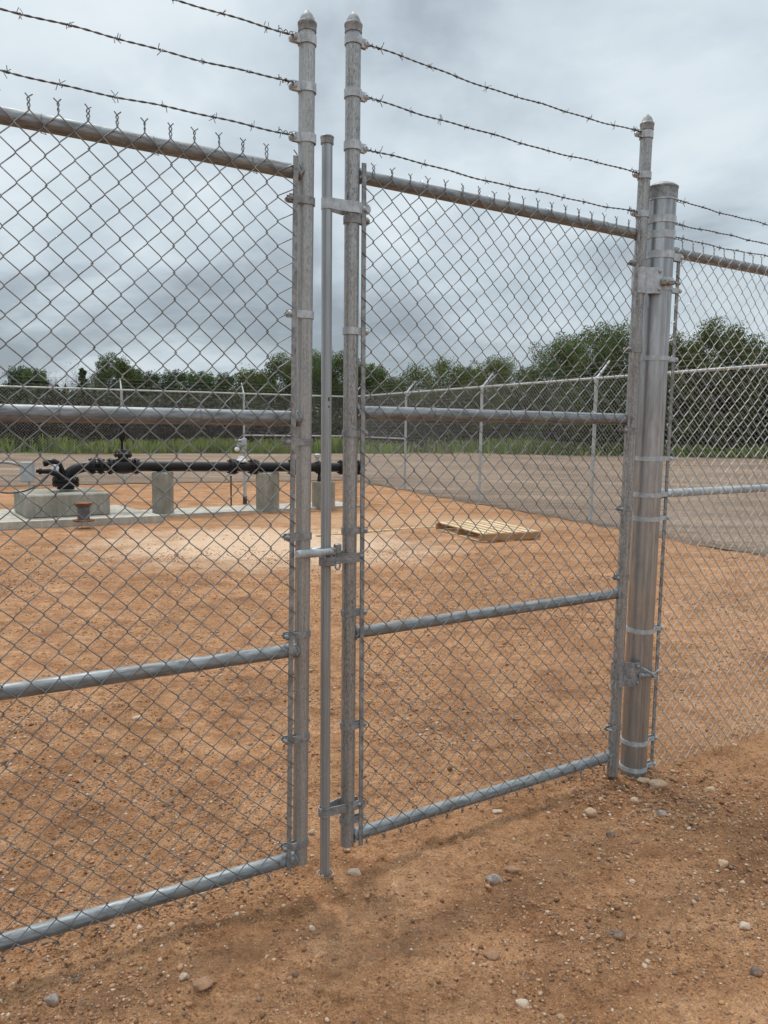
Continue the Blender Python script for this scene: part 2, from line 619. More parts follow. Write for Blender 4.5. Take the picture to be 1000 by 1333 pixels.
def m_stones():
    m, t, b = newmat('mixed_pebbles')
    gi = t.nodes.new('ShaderNodeNewGeometry')
    rp = gi.outputs['Random Per Island']
    base = ramp(t, rp, [(0, (.13, .065, .035)), (.25, (.30, .15, .075)), (.55, (.46, .25, .13)), (.68, (.17, .115, .085)), (.88, (.48, .31, .19)), (.97, (.53, .41, .30)), (1, (.60, .52, .42))])
    n = noise(t, mapping(t, (90, 90, 90)), 1.0, 4, .6)
    base = mix(t, .6, base, ramp(t, n, [(.3, (.6, .58, .55)), (.7, (1.15, 1.15, 1.15))]), 'MULTIPLY')
    setv(t, b.inputs['Base Color'], base)
    b.inputs['Roughness'].default_value = .9
    bump(t, b, n, .4, .003)
    return m


def m_rock(name, a, c):
    m, t, b = newmat(name)
    n = noise(t, mapping(t, (55, 55, 55)), 1.0, 6, .7)
    n2 = noise(t, mapping(t, (18, 18, 18)), 1.0, 4, .6)
    base = ramp(t, n, [(.33, a), (.66, c)])
    soil = ramp(t, n2, [(.42, (0, 0, 0)), (.62, (1, 1, 1))])
    base = mix(t, math_(t, 'MULTIPLY', soil, .7), base, (.36, .20, .11))
    setv(t, b.inputs['Base Color'], base)
    b.inputs['Roughness'].default_value = .88
    bump(t, b, n, .5, .004)
    return m


def m_leaf(name, a, c, trans=.25):
    m, t, b = newmat(name)
    gi = t.nodes.new('ShaderNodeNewGeometry')
    oi = t.nodes.new('ShaderNodeObjectInfo')
    base = ramp(t, gi.outputs['Random Per Island'], [(0, a), (1, c)])
    hv = ramp(t, oi.outputs['Random'], [(0, (.80, .88, .85)), (.5, (1, 1, 1)), (1, (1.2, 1.08, .9))])
    base = mix(t, 1.0, base, hv, 'MULTIPLY')
    n = noise(t, mapping(t, (.8, .8, .8)), 1.0, 3, .6)
    base = mix(t, .7, base, ramp(t, n, [(.35, (.7, .75, .7)), (.65, (1.2, 1.15, 1.0))]), 'MULTIPLY')
    setv(t, b.inputs['Base Color'], base)
    b.inputs['Roughness'].default_value = .7
    b.inputs['Specular IOR Level'].default_value = .25
    tr = t.nodes.new('ShaderNodeBsdfTranslucent')
    setv(t, tr.inputs[0], base)
    mx = t.nodes.new('ShaderNodeMixShader')
    mx.inputs[0].default_value = trans
    t.links.new(b.outputs[0], mx.inputs[1])
    t.links.new(tr.outputs[0], mx.inputs[2])
    out = [n_ for n_ in t.nodes if n_.type == 'OUTPUT_MATERIAL'][0]
    t.links.new(mx.outputs[0], out.inputs[0])
    return m


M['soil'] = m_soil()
M['gravel'] = m_gravel()
M['stones'] = m_stones()
M['leaf'] = m_leaf('tree_leaves', (.078, .112, .042), (.18, .222, .088))
M['leaf_dark'] = m_leaf('dark_tree_leaves', (.046, .070, .026), (.112, .150, .055))
M['leaf_yellow'] = m_leaf('yellow_green_leaves', (.07, .095, .02), (.16, .19, .05))
M['brush'] = m_leaf('brush_leaves', (.020, .028, .015), (.062, .075, .038), .1)
M['brush_red'] = m_leaf('red_brown_brush', (.022, .015, .013), (.046, .030, .024), .1)
M['weeds'] = m_leaf('green_weeds', (.12, .17, .045), (.33, .38, .11), .35)
M['weedbase'] = m_simple('weedy_ground', (.10, .13, .045), (.20, .21, .08), (1.2, 1.2, 1.2), .95)
M['bark'] = m_simple('grey_bark', (.06, .05, .042), (.14, .12, .10), (6, 6, 2), .95)
M['baretwig'] = m_simple('pale_dry_twigs', (.16, .145, .13), (.28, .26, .235), (6, 6, 6), .95)

# ------------------------------------------------------------------ ground
def axis_vals(pts):
    out = []
    for a, b, st in pts:
        n = max(1, int(round((b - a) / st)))
        out += list(np.linspace(a, b, n, endpoint=False))
    out.append(pts[-1][1])
    return np.array(out)


gx = axis_vals([(-600, -100, 60), (-100, -20, 10), (-20, -6, 1.0), (-6, -2.2, .10), (-2.2, 3.4, .0125), (3.4, 7, .12), (7, 20, 1.0), (20, 100, 10), (100, 600, 60)])
gy = axis_vals([(-60, -4, 8), (-4, .9, .35), (1.0, 4.2, .0125), (4.2, 7.5, .04), (7.5, 16, .12), (16, 30, 1.0), (30, 100, 10), (100, 1500, 140)])


def fbm(x, y, sc, seed, octs=4, g=.5):
    # value noise, vectorised
    r = np.random.default_rng(seed)
    tab = r.random((256, 256))
    tot = np.zeros(np.broadcast(x, y).shape)
    amp, norm = 1.0, 0.0
    for o in range(octs):
        X = x * sc * 2 ** o + 17.3 * o + 300
        Y = y * sc * 2 ** o + 9.1 * o + 300
        xi = np.floor(X).astype(int)
        yi = np.floor(Y).astype(int)
        fx, fy = X - xi, Y - yi
        fx = fx * fx * (3 - 2 * fx)
        fy = fy * fy * (3 - 2 * fy)
        a = tab[xi % 256, yi % 256]
        b = tab[(xi + 1) % 256, yi % 256]
        c = tab[xi % 256, (yi + 1) % 256]
        d = tab[(xi + 1) % 256, (yi + 1) % 256]
        tot = tot + amp * ((a * (1 - fx) + b * fx) * (1 - fy) + (c * (1 - fx) + d * fx) * fy)
        norm += amp
        amp *= g
    return tot / norm - .5


def ground_z(X, Y):
    z = fbm(X, Y, 1.6, 3, 4) * .050 + fbm(X, Y, 7, 4, 5, .65) * .036
    cl = np.clip(fbm(X, Y, 20, 8, 3, .6) - .10, 0, 1)
    z = z + cl * .06 + (.5 - np.abs(fbm(X, Y, 12, 14, 4, .6)) * 3) * .010
    # fade the relief out with distance
    d = np.hypot(X - .5, Y - 3)
    k = np.clip(1.15 - d / 14, 0, 1)
    return z * k - .008 * (1 - k)


GX, GY = np.meshgrid(gx, gy)
GZ = ground_z(GX, GY)
V = np.stack([GX.ravel(), GY.ravel(), GZ.ravel()], 1)
nx_, ny_ = len(gx), len(gy)
ii = (np.arange(ny_ - 1)[:, None] * nx_ + np.arange(nx_ - 1)[None, :]).ravel()
F = np.stack([ii, ii + 1, ii + nx_ + 1, ii + nx_], 1)
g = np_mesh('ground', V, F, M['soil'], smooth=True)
tag(g, kind='structure')


def zg(x, y):
    return float(ground_z(np.array([x]), np.array([y]))[0])


# back fence geometry
CORNER = Vector((-.95, 22.3, 0))
DR = Vector((1.45, -3.2, 0)).normalized()     # along the right-hand run, towards the camera
DL = Vector((-.911, -.413, 0)).normalized()   # along the left-hand run
NR = Vector((.911, .413, 0))                  # outward of right-hand run
NL = Vector((-.413, .911, 0))


def poly_sheet(name, pts, z, mat):
    me = bpy.data.meshes.new(name)
    me.from_pydata([(p[0], p[1], z) for p in pts], [], [tuple(range(len(pts)))])
    me.materials.append(mat)
    o = bpy.data.objects.new(name, me)
    col.objects.link(o)
    return o


# gravel yard outside the fence: ragged inner edge along both runs
inner = []
a0 = CORNER + DL * 46
steps = 90
for i in range(steps + 1):
    p = a0.lerp(CORNER, i / steps) - NL * (.10 + .22 * random.random())
    inner.append((p.x, p.y))
b1 = CORNER + DR * 22
for i in range(1, steps + 1):
    p = CORNER.lerp(b1, i / steps) - NR * (.06 + .20 * random.random())
    inner.append((p.x, p.y))
outer = [(60, 2), (120, 60), (-120, 60), (-120, 3)]
gy_o = poly_sheet('gravel_yard', inner + outer, .006, M['gravel'])
tag(gy_o, kind='structure')

# weedy verge
edge = [(-110, 26), (-40, 31), (-24, 34), (-18, 36.8), (-8, 41), (0, 44.5), (8, 46), (16, 45.5), (24, 45), (45, 50), (110, 56)]
wv = []
for (xa, ya), (xb, yb) in zip(edge[:-1], edge[1:]):
    n = max(2, int((xb - xa) / 1.2))
    for k in range(n):
        f_ = k / n
        wv.append((xa + (xb - xa) * f_, ya + (yb - ya) * f_ + random.uniform(-1.6, 1.6)))
wv.append(edge[-1])
vg = poly_sheet('verge_ground', wv + [(500, 500), (-500, 500)], .012, M['weedbase'])
tag(vg, kind='structure')
ex = np.array([e[0] for e in edge], float)
ey = np.array([e[1] for e in edge], float)


def edge_y(x):
    return np.interp(x, ex, ey)


# ------------------------------------------------------------------ pebbles (stuff) and named rocks
def ico(sub=1):
    import bmesh
    bm = bmesh.new()
    bmesh.ops.create_icosphere(bm, subdivisions=sub, radius=1)
    v = np.array([p.co[:] for p in bm.verts])
    f = np.array([[q.index for q in p.verts] for p in bm.faces])
    bm.free()
    return v, f


IV1, IF1 = ico(1)
IV2, IF2 = ico(3)


def scatter_stones(name, P, S, mat, iv=None, if_=None):
    iv = IV1 if iv is None else iv
    if_ = IF1 if if_ is None else if_
    n = len(P)
    nv = len(iv)
    B = iv[None] * (1 + rng.uniform(-.28, .28, (n, nv, 1)))
    sc = np.stack([S * rng.uniform(.75, 1.3, n), S * rng.uniform(.7, 1.1, n), S * rng.uniform(.42, .8, n)], 1)
    B = B * sc[:, None, :]
    an = rng.uniform(0, 6.28, n)
    c, s = np.cos(an)[:, None], np.sin(an)[:, None]
    x = B[..., 0] * c - B[..., 1] * s
    y = B[..., 0] * s + B[..., 1] * c
    B = np.stack([x, y, B[..., 2]], 2) + P[:, None, :]
    Fa = if_[None] + (np.arange(n) * nv)[:, None, None]
    return np_mesh(name, B.reshape(-1, 3), Fa.reshape(-1, 3), mat, smooth=False)


# pebble density follows noise patches, thick round the big post
n = 190000
px = rng.uniform(-.75, .85, n) * (py_ := 1.0 + (rng.random(n) ** 1.5) * 8.5) + .1
py = py_
dens = fbm(px, py, 1.6, 21, 5, .7) * 3.4 + .30
hot = np.exp(-(((px - 1.22) / .38) ** 2 + ((py - 3.18) / .2) ** 2)) * 1.3 + np.exp(-(((px - .45) / .35) ** 2 + ((py - 2.05) / .3) ** 2)) * .45
keep = rng.random(n) < np.clip(dens + hot, .10, 1)
px, py = px[keep], py[keep]
S = .0014 + rng.gamma(1.0, .0015, len(px)) + .0004 * np.hypot(px, py)
S = np.clip(S, .0014, .011)
P = np.stack([px, py, ground_z(px, py) + S * .15], 1)
st = scatter_stones('pebbles', P, S, M['stones'])
tag(st, kind='stuff')
# coarser crumbs further into the compound
n = 42000
cy = 3.2 + (rng.random(n) ** 1.1) * 8.5
cx = rng.uniform(-.62, .62, n) * cy
k_ = rng.random(n) < np.clip(fbm(cx, cy, 1.3, 61, 5, .7) * 4.0 + .34, .03, 1)
cx, cy = cx[k_], cy[k_]
S = np.clip(.0022 + rng.gamma(1.1, .0022, len(cx)), .002, .014)
tag(scatter_stones('dirt_clods', np.stack([cx, cy, ground_z(cx, cy) + S * .1], 1), S, M['stones']), kind='stuff')
# extra pile of small stones against the big post
n = 900
qx = 1.20 + rng.normal(0, .19, n)
qy = 3.12 + rng.normal(0, .13, n)
S = np.clip(.002 + rng.gamma(1.2, .0024, n), .002, .012)
P = np.stack([qx, qy, ground_z(qx, qy) + S * .3], 1)
st2 = scatter_stones('gravel_heap', P, S, M['stones'])
tag(st2, kind='stuff')

ROCK = {
    'tan': m_rock('tan_rock', (.36, .25, .16), (.56, .43, .30)),
    'pale': m_rock('pale_rock', (.40, .31, .23), (.60, .51, .41)),
    'grey': m_rock('grey_rock', (.10, .10, .10), (.38, .38, .37)),
    'dark': m_rock('dark_rock', (.06, .05, .047), (.17, .14, .125)),
    'brown': m_rock('brown_rock', (.20, .115, .065), (.38, .23, .14)),
}
rocks = [
    (461, 1131, 20, 14, 'pale', 'pale cream rock on the dirt just right of the drop rod foot'),
    (643, 1141, 23, 20, 'grey', 'speckled blue grey rock alone in the middle of the foreground dirt'),
    (859, 1020, 26, 18, 'tan', 'large rounded tan rock at the foot of the thick gate post'),
    (838, 1014, 18, 10, 'tan', 'flatter tan rock tucked between the thick gate post and the large rounded rock'),
    (768, 1060, 15, 13, 'tan', 'square tan rock on open dirt left of the gravel heap'),
    (795, 1087, 11, 10, 'dark', 'small black rock below the square tan rock'),
    (805, 1212, 22, 12, 'dark', 'long dark flat rock lying in the foreground dirt'),
    (641, 1241, 20, 14, 'brown', 'orange brown rock in the bottom middle of the dirt'),
    (68, 1303, 17, 19, 'grey', 'grey rock near the bottom left corner'),
    (862, 1056, 15, 13, 'grey', 'rounded pinkish grey stone in the gravel heap below the large rock'),
    (826, 1041, 13, 12, 'tan', 'light stone at the left edge of the gravel heap'),
    (666, 1131, 15, 13, 'brown', 'round reddish brown stone just right of the speckled grey rock'),
    (680, 1305, 17, 11, 'pale', 'whitish flat stone at the bottom edge right of centre'),
    (985, 1268, 15, 13, 'dark', 'dark grey stone at the lower right edge'),
    (941, 1122, 16, 11, 'tan', 'tan stone with a damp patch and painted shade beside it on the right'),
    (970, 1203, 15, 11, 'pale', 'pale cream stone near the right edge'),
    (262, 1290, 26, 14, 'brown', 'flat buried brown grey rock at the bottom left of centre'),
    (240, 1279, 13, 12, 'pale', 'light stone touching the flat buried rock'),
    (257, 1212, 13, 10, 'brown', 'small brown clod below the left leaf bottom rail'),
    (406, 1213, 9, 10, 'pale', 'small upright pale chip below the drop rod'),
    (179, 939, 13, 8, 'pale', 'flat pale stone inside the compound behind the left leaf'),
    (406, 1083, 9, 10, 'pale', 'white stone between the left leaf and the drop rod'),
    (648, 1057, 14, 7, 'pale', 'flat white stone just below the right leaf bottom rail'),
    (823, 1144, 9, 7, 'pale', 'small cream pebble right of the speckled grey rock'),
    (940, 1160, 8, 6, 'tan', 'small tan pebble below the dark patch on the right'),
    (925, 1024, 14, 8, 'tan', 'low tan stone on the dirt right of the gravel heap'),
    (931, 1060, 7, 8, 'brown', 'small brown stone under the side fence'),
]
for (x, y, wpx, hpx, mt, lab) in rocks:
    p = gp(x, y + hpx * .15)
    d = (p - Vector((0, 0, CAM_H))).length
    hw = wpx * d / 1012.7 / 2
    hh = hpx * d / 1012.7 / 2
    iv = IV2.copy()
    sd_ = Vector((x * .37, y * .11, 0))
    for k in range(len(iv)):
        q = Vector(iv[k])
        f_ = 1 + .32 * mnoise.noise(q * 1.3 + sd_) + .14 * mnoise.noise(q * 3.1 + sd_)
        iv[k] = q * f_
    # knock facets off
    for _ in range(9):
        dr = Vector((random.gauss(0, 1), random.gauss(0, 1), random.gauss(0, .8))).normalized()
        dd = iv @ np.array(dr)
        over = np.clip(dd - .72, 0, None)
        iv -= over[:, None] * np.array(dr)[None]
    V = iv * np.array([hw, hw * .8, hh * .85])[None]
    a_ = random.uniform(-.35, .35)
    ca, sa = math.cos(a_), math.sin(a_)
    V = np.stack([V[:, 0] * ca - V[:, 1] * sa, V[:, 0] * sa + V[:, 1] * ca, V[:, 2]], 1)
    o = np_mesh('rock', V, IF2, ROCK[mt], smooth=True)
    o.location = (p.x, p.y, zg(p.x, p.y) + hh * .22)
    tag(o, lab, 'rock', 'loose rocks on the orange dirt')

# ------------------------------------------------------------------ chain link fabric
def fabric(mb, x0, ncol, z0, z1, nstep, y=0.0, pitch=.0718, r=.00178, sides=5, first_knot_even=True, detail=True, jit=.0020, top_barb=True, bot_barb=True, seed=1, barb_len=.026, bot_len=.018, xend=None, xstart=None):
    """zigzag pickets; column i at x0 + i*pitch/2, knots where (i + j) is even (j counted from the top)."""
    rg = random.Random(seed)
    hw = pitch / 2
    dz = (z1 - z0) / nstep
    a = r * 1.25
    par = 0 if first_knot_even else 1

    def warp(x, z):
        return (.0038 * math.sin(x * 5.1 + z * 2.3) + .0022 * math.sin(x * 13 + 3.3 * z), .0036 * math.sin(z * 4.3 + x * 3.7) + .0016 * math.sin(x * 17))

    for k in range(ncol):
        pts = []
        jx, jz = rg.uniform(-jit, jit), rg.uniform(-jit, jit)
        for j in range(nstep + 1):
            z = z1 - j * dz
            at_left = ((k + j + par) % 2 == 0)
            xi = x0 + (k if at_left else k + 1) * hw
            sgn = -1 if at_left else 1
            wx, wz = warp(xi, z)
            ex_ = xi + sgn * r * .75 + jx + wx
            yb = .004 * math.sin(xi * 2.7 + z * 1.9) * min(1, 6 * (z1 - z) * 1.0) if detail else 0
            pts.append((ex_, y - abs(yb), z + jz + wz))
            if j < nstep:
                xn = x0 + (k + 1 if at_left else k) * hw
                zn = z - dz
                sy = -1 if at_left else 1
                for fx, fz in (((.09, .15), (.91, .85)) if detail else ()):
                    X = xi + (xn - xi) * fx
                    Z = z + (zn - z) * fz
                    wx, wz = warp(X, Z)
                    pts.append((X + jx + wx, y + sy * a - abs(yb), Z + jz + wz))
        if xend and k == ncol - 1:
            xa_ = x0 + k * hw
            pts = [(xa_ + (p_[0] - xa_) / hw * (xend(p_[2]) - xa_), p_[1], p_[2]) for p_ in pts]
        if xstart and k == 0:
            xa_ = x0 + hw
            pts = [(xa_ + (xa_ - p_[0]) / hw * (xstart(p_[2]) - xa_), p_[1], p_[2]) for p_ in pts]
        # barbed selvage
        top_has = ((k + par) % 2 == 0)
        xl = x0 + k * hw
        # at the top this picket starts at left (twisted with k-1) or right (twisted with k+1)
        top_left = ((k + par) % 2 == 0)
        if top_barb:
            p0 = Vector(pts[0])
            sg = 1 if top_left else -1
            tw = []
            for q in range(10):
                an = q * 1.25 + (0 if sg > 0 else math.pi)
                tw.append((p0.x + math.cos(an) * r * .72, y + math.sin(an) * r * .72, p0.z + .003 + q * barb_len / 10))
            lx = sg * (.010 + rg.uniform(-.002, .002))
            tip = (p0.x + lx, y + rg.uniform(-.004, .004), tw[-1][2] + .0095 + rg.uniform(-.002, .002))
            pts = [tip] + list(reversed(tw)) + pts
        if bot_barb:
            pb = Vector(pts[-1])
            last_left = ((k + nstep + par) % 2 == 0)
            sg = 1 if last_left else -1
            tw = []
            for q in range(5):
                an = q * 1.5 + (0 if sg > 0 else math.pi)
                tw.append((pb.x + math.cos(an) * r * .9, y + math.sin(an) * r * .9, pb.z - .001 - q * bot_len / 5))
            tip = (pb.x + sg * .009, y + rg.uniform(-.003, .003), tw[-1][2] - .007)
            pts = pts + tw + [tip]
        mb.tube(pts, r, sides, cap=False)


def barbed(mb, a, b, sag=.01, r=.0016, step=.125, phase=.05, seed=1, ctrl=None, barb_r=.001, barb_len=.014):
    rg = random.Random(seed)
    a, b = Vector(a), Vector(b)
    L = (b - a).length
    t = (b - a).normalized()
    up = Vector((0, 0, 1))
    s = t.cross(up).normalized()
    n_ = max(8, int(L / .0065))

    def P(f):
        p = a.lerp(b, f)
        p.z -= sag * 4 * f * (1 - f)
        p.z += .0022 * math.sin(f * L * 11 + seed) + .0012 * math.sin(f * L * 29 + seed * 2)
        return p
    for ph in (0, math.pi):
        pts = []
        for i in range(n_ + 1):
            f = i / n_
            an = f * L * 2 * math.pi / .055 + ph
            pts.append(P(f) + (up * math.cos(an) + s * math.sin(an)) * r * .95)
        mb.tube(pts, r, 5, cap=False)
    d = phase
    while d < L - .02:
        f = d / L
        c = P(f)
        # two turns of barb wire round the strand, four ends
        for q in (-1, 1):
            base = c + t * q * .0032
            a0_ = rg.uniform(0, 6.28)
            pts = []
            e0 = (up * math.cos(a0_) + s * math.sin(a0_))
            ln = barb_len * rg.uniform(.85, 1.2)
            pts.append(base + e0 * ln + t * rg.uniform(-.008, .008))
            for m_ in range(7):
                an = a0_ + m_ * math.pi * 2 / 4
                pts.append(base + (up * math.cos(an) + s * math.sin(an)) * r * 2.4 + t * (m_ - 3) * .0012 * q)
            e1 = (up * math.cos(a0_ + math.pi * .9) + s * math.sin(a0_ + math.pi * .9))
            pts.append(base + e1 * ln + t * rg.uniform(-.008, .008))
            mb.tube(pts, barb_r, 4, cap=False)
        d += step * rg.uniform(.88, 1.12)


def barb_tie(mb, c, sgn):
    """loose wrap of the wire end round its bolt"""
    c = Vector(c)
    pts = []
    for i in range(22):
        an = i * .95
        pts.append(c + Vector((sgn * (-.004 + i * .0026), math.sin(an) * .006, math.cos(an) * .006)))
    mb.tube(pts, .0015, 4, cap=False)
    mb.tube([c + Vector((sgn * .05, 0, .004)), c + Vector((sgn * .053, -.006, .018 * (1 if sgn > 0 else .6)))], .0012, 4)
    mb.tube([c + Vector((sgn * .045, 0, -.004)), c + Vector((sgn * .05, -.006, -.02))], .0012, 4)


# arc helper for straps (2D)
def arc(cx, cy, r, a0, a1, n=12):
    return [(cx + r * math.cos(R(a0 + (a1 - a0) * i / n)), cy + r * math.sin(R(a0 + (a1 - a0) * i / n))) for i in range(n + 1)]


def carriage_bolt(mb, c, r=.008, d=-1, ln=.03, nut=True):
    """domed head towards d*Y, shank through, hex nut behind"""
    x, y, z = c
    mb.lathe([(r, 0), (r * .95, .002), (r * .75, .005), (r * .35, .0068), (.0005, .0072)], (x, y, z), (0, d, 0), 12)
    mb.cyl((x, y, z), (x, y - d * ln, z), r * .5, 8)
    if nut:
        mb.lathe([(r * .95, 0), (r * .95, .007)], (x, y - d * (ln - .010), z), (0, -d, 0), 6)


def tension_band(parent, px, py, pr, bx, z, h=.022, mat='fitting_dark', side=1, by=-.014):
    """band round a pipe at (px,py) whose ears close on the tension bar at bx"""
    mb = MB()
    r = pr + .0008
    s = 1 if bx > px else -1
    e = bx + s * .016
    front = -.012
    # path: front ear -> round the pipe's far side -> back ear
    if s > 0:
        path = [(e, by - .006), (bx - .012, by - .006)] + arc(px, py, r, 300, 60, 14)[0:0]
        path = [(e, by - .006), (px + r * .75, by - .006)] + arc(px, py, r, -55, -305, 18) + [(px + r * .75, by + .010), (e, by + .010)]
    else:
        path = [(e, by + .010), (px - r * .75, by + .010)] + arc(px, py, r, 125, -125, 18) + [(px - r * .75, by - .006), (e, by - .006)]
    mb.strap(path, z - h / 2, z + h / 2, .0032)
    carriage_bolt(mb, (e - s * .004, by - .010, z), .0085, -1, .034)
    return mb.build('tension_band', M[mat], parent, True)


def barb_band(parent, px, pr, side, z, mat='fitting', h=.026, yb=-.012):
    mb = MB()
    r = pr + .0008
    e = px + side * (pr + .024)
    if side > 0:
        path = [(e, -.004)] + arc(px, 0, r, -12, -348, 22) + [(e, .004)]
    else:
        path = [(e, .004)] + arc(px, 0, r, 168, -168, 22) + [(e, -.004)]
    mb.strap(path, z - h / 2, z + h / 2, .003)
    c = (e - side * .004, -.007, z)
    carriage_bolt(mb, c, .0105, -1, .026)
    return mb.build('barb_band', M[mat], parent, True)


def acorn(parent, x, z, r, mat='fitting_dark'):
    mb = MB()
    mb.lathe([(r + .001, -.024), (r + .003, -.023), (r + .003, -.006), (r + .0045, -.004), (r + .0045, .002), (r + .0005, .004), (r * .96, .009),
              (r * .86, .016), (r * .70, .024), (r * .48, .031), (r * .30, .035), (r * .20, .038), (.0006, .040)], (x, 0, z), (0, 0, 1), 24)
    return mb.build('post_cap', M[mat], parent, True, autosmooth=50)


def pipe(mb, a, b, r, sides=24):
    a, b = Vector(a), Vector(b)
    n_ = 5
    mb.tube([a.lerp(b, i / n_) for i in range(n_ + 1)], r, sides)


RP = .0242     # frame post radius
RR = .0212     # rail radius
# ------------------------------------------------------------------ gate leaves
LINE = {'L': (.5307, 2.5721), 'R': (.5614, 2.6413), 'F': (.558, 2.6442)}


def line_pt(k, s, off=0.0):
    a, D = LINE[k]
    return Vector((s * math.cos(a) - off * math.sin(a), D + s * math.sin(a) + off * math.cos(a), 0))


MY = -.0245    # fabric plane in leaf coordinates


def fx(k, s, y=0.0):
    """station along a leaf for something standing y in front of or behind the leaf's centre plane"""
    a, D = LINE[k]
    v = Vector((s * math.cos(a), D + s * math.sin(a))).normalized()
    kk = (v.x * math.cos(a) + v.y * math.sin(a)) / (-v.x * math.sin(a) + v.y * math.cos(a))
    return s + kk * (y + .009)


def leaf_common(root, s0, near, far, rails, mats, weld_r):
    """near/far: (s_bottom, s_top, z_bottom, z_top)"""
    for tup, mt in ((near, mats[0]), (far, mats[1])):
        mb = MB()
        pipe(mb, (tup[0] - s0, 0, tup[2]), (tup[1] - s0, 0, tup[3] - .035), RP)
        mb.build('post', M[mt], root, True)
    for i, (za, zb, rr, mt) in enumerate(rails):
        mb = MB()

        def sx(tp, z):
            return tp[0] + (tp[1] - tp[0]) * (z - tp[2]) / (tp[3] - tp[2]) - s0
        xa, xb = sorted((sx(near, za), sx(far, zb)))
        if near[0] > far[0]:
            za, zb = zb, za
        pipe(mb, (xa + RP * .8, 0, za), (xb - RP * .8, 0, zb), rr)
        # weld beads at both ends
        for X, zz_ in ((xa + RP * .93, za), (xb - RP * .93, zb)):
            mb.tube([(X + .004 * math.sin(q * 2.1), (rr + .001) * math.cos(q * .4488), zz_ + (rr + .001) * math.sin(q * .4488)) for q in range(14)], .0042, 6, closed=True)
        mb.build('rail', M[mt], root, True)


def tension_bar(root, s0, sb, st, zb, zt, y=MY):
    mb = MB()
    n_ = 10
    for i in range(n_):
        f0, f1 = i / n_, (i + 1) / n_
        xa, xb = sb + (st - sb) * f0 - s0, sb + (st - sb) * f1 - s0
        z0, z1 = zb + (zt - zb) * f0, zb + (zt - zb) * f1
        hw_, hy = .0074, .0026
        vs = [(xa - hw_, y - hy, z0), (xa + hw_, y - hy, z0), (xa + hw_, y + hy, z0), (xa - hw_, y + hy, z0),
              (xb - hw_, y - hy, z1), (xb + hw_, y - hy, z1), (xb + hw_, y + hy, z1), (xb - hw_, y + hy, z1)]
        fs = [(0, 1, 5, 4), (1, 2, 6, 5), (2, 3, 7, 6), (3, 0, 4, 7)]
        if i == 0:
            fs.append((3, 2, 1, 0))
        if i == n_ - 1:
            fs.append((4, 5, 6, 7))
        mb.add(vs, fs)
    return mb.build('tension_bar', M['fitting_dark'], root)


def tie_wires(mb, xs, z, rr, y=0.0):
    for x in xs:
        pts = []
        for q in range(11):
            an = -2.3 + q * .46
            pts.append((x + .004 * q / 10, y + (rr + .003) * math.sin(an) * 1.0, z + (rr + .003) * math.cos(an)))
        mb.tube(pts, .0012, 4)
        mb.tube([(x + .004, MY - .004, z - rr - .004), (x + .010, MY - .006, z - rr - .012), (x - .004, MY - .007, z - rr - .010)], .0012, 4)


# ---- left leaf
s0 = -.301
rootL = empty('gate_leaf', line_pt('L', s0, .009), LINE['L'][0], 'left chain link gate leaf with pale mottled end post, running out of the left edge', 'gate', 'pair of chain link gate leaves')
nearL = (fx('L', -.3020), fx('L', -.2845), .100, 2.735)
farL = (-1.66, -1.655, .100, 2.735)
leaf_common(rootL, s0, nearL, farL,
            [(2.288, 2.288, RR, 'rail'), (1.557, 1.557, .0228, 'rail'), (.823, .823, .0215, 'rail'), (.122, .122, .0222, 'rail')], ('post_left', 'post_left'), 1)
for sx_ in (fx('L', -.2845), -1.655):
    acorn(rootL, sx_ - s0, 2.712, RP)
tension_bar(rootL, s0, fx('L', -.3400, MY) - .002, fx('L', -.3175, MY) - .003, .100, 2.325)
tension_bar(rootL, s0, -1.618, -1.618, .100, 2.325)
mb = MB()
# columns counted from the right end
ncL = 36
xr = fx('L', -.3728, MY)
ncL += 1
fabric(mb, xr - (ncL - 1) * .03535 - s0, ncL, .096, 2.306, 62, MY, pitch=.0707, seed=3, first_knot_even=False, bot_len=.007,
       xend=lambda z: fx('L', -.3400, MY) + .005 + .0195 * (z - .1) / 2.22 - s0)
tie_wires(mb, [x - s0 for x in (-.46, -.74, -1.02, -1.30)], 2.285, RR)
tie_wires(mb, [x - s0 for x in (-.62, -1.0, -1.40)], 1.557, .0228)
mb.build('chain_link_mesh', M['wire'], rootL, True, autosmooth=80)
for z in (2.206, 1.871, 1.485, 1.189, .875, .535, .174):
    f_ = (z - .1) / 2.6
    tension_band(rootL, fx('L', -.302 + .0175 * f_) - s0, 0, RP, fx('L', -.342 + .0225 * f_, MY) - s0, z, mat='fitting' if z in (1.871,) else 'fitting_dark')
    tension_band(rootL, -1.658 - s0, 0, RP, -1.618 - s0, z)
for i, (z, dl) in enumerate(((2.665, .0), (2.531, .0), (2.387, .0))):
    barb_band(rootL, fx('L', -.2848) - s0, RP, -1, z, 'fitting')
    barb_band(rootL, -1.655 - s0, RP, 1, z, 'fitting')
    mb = MB()
    xa = fx('L', -.2848) - RP - .026 - s0
    barbed(mb, (xa, -.016, z), (-1.655 + RP + .026 - s0, -.016, z + .008), .005, seed=11 + i * 3, phase=(.085, .02, .13)[i])
    barb_tie(mb, (xa + .004, -.016, z), -1)
    mb.build('barbed_wire', M['barb'], rootL, True, autosmooth=80)

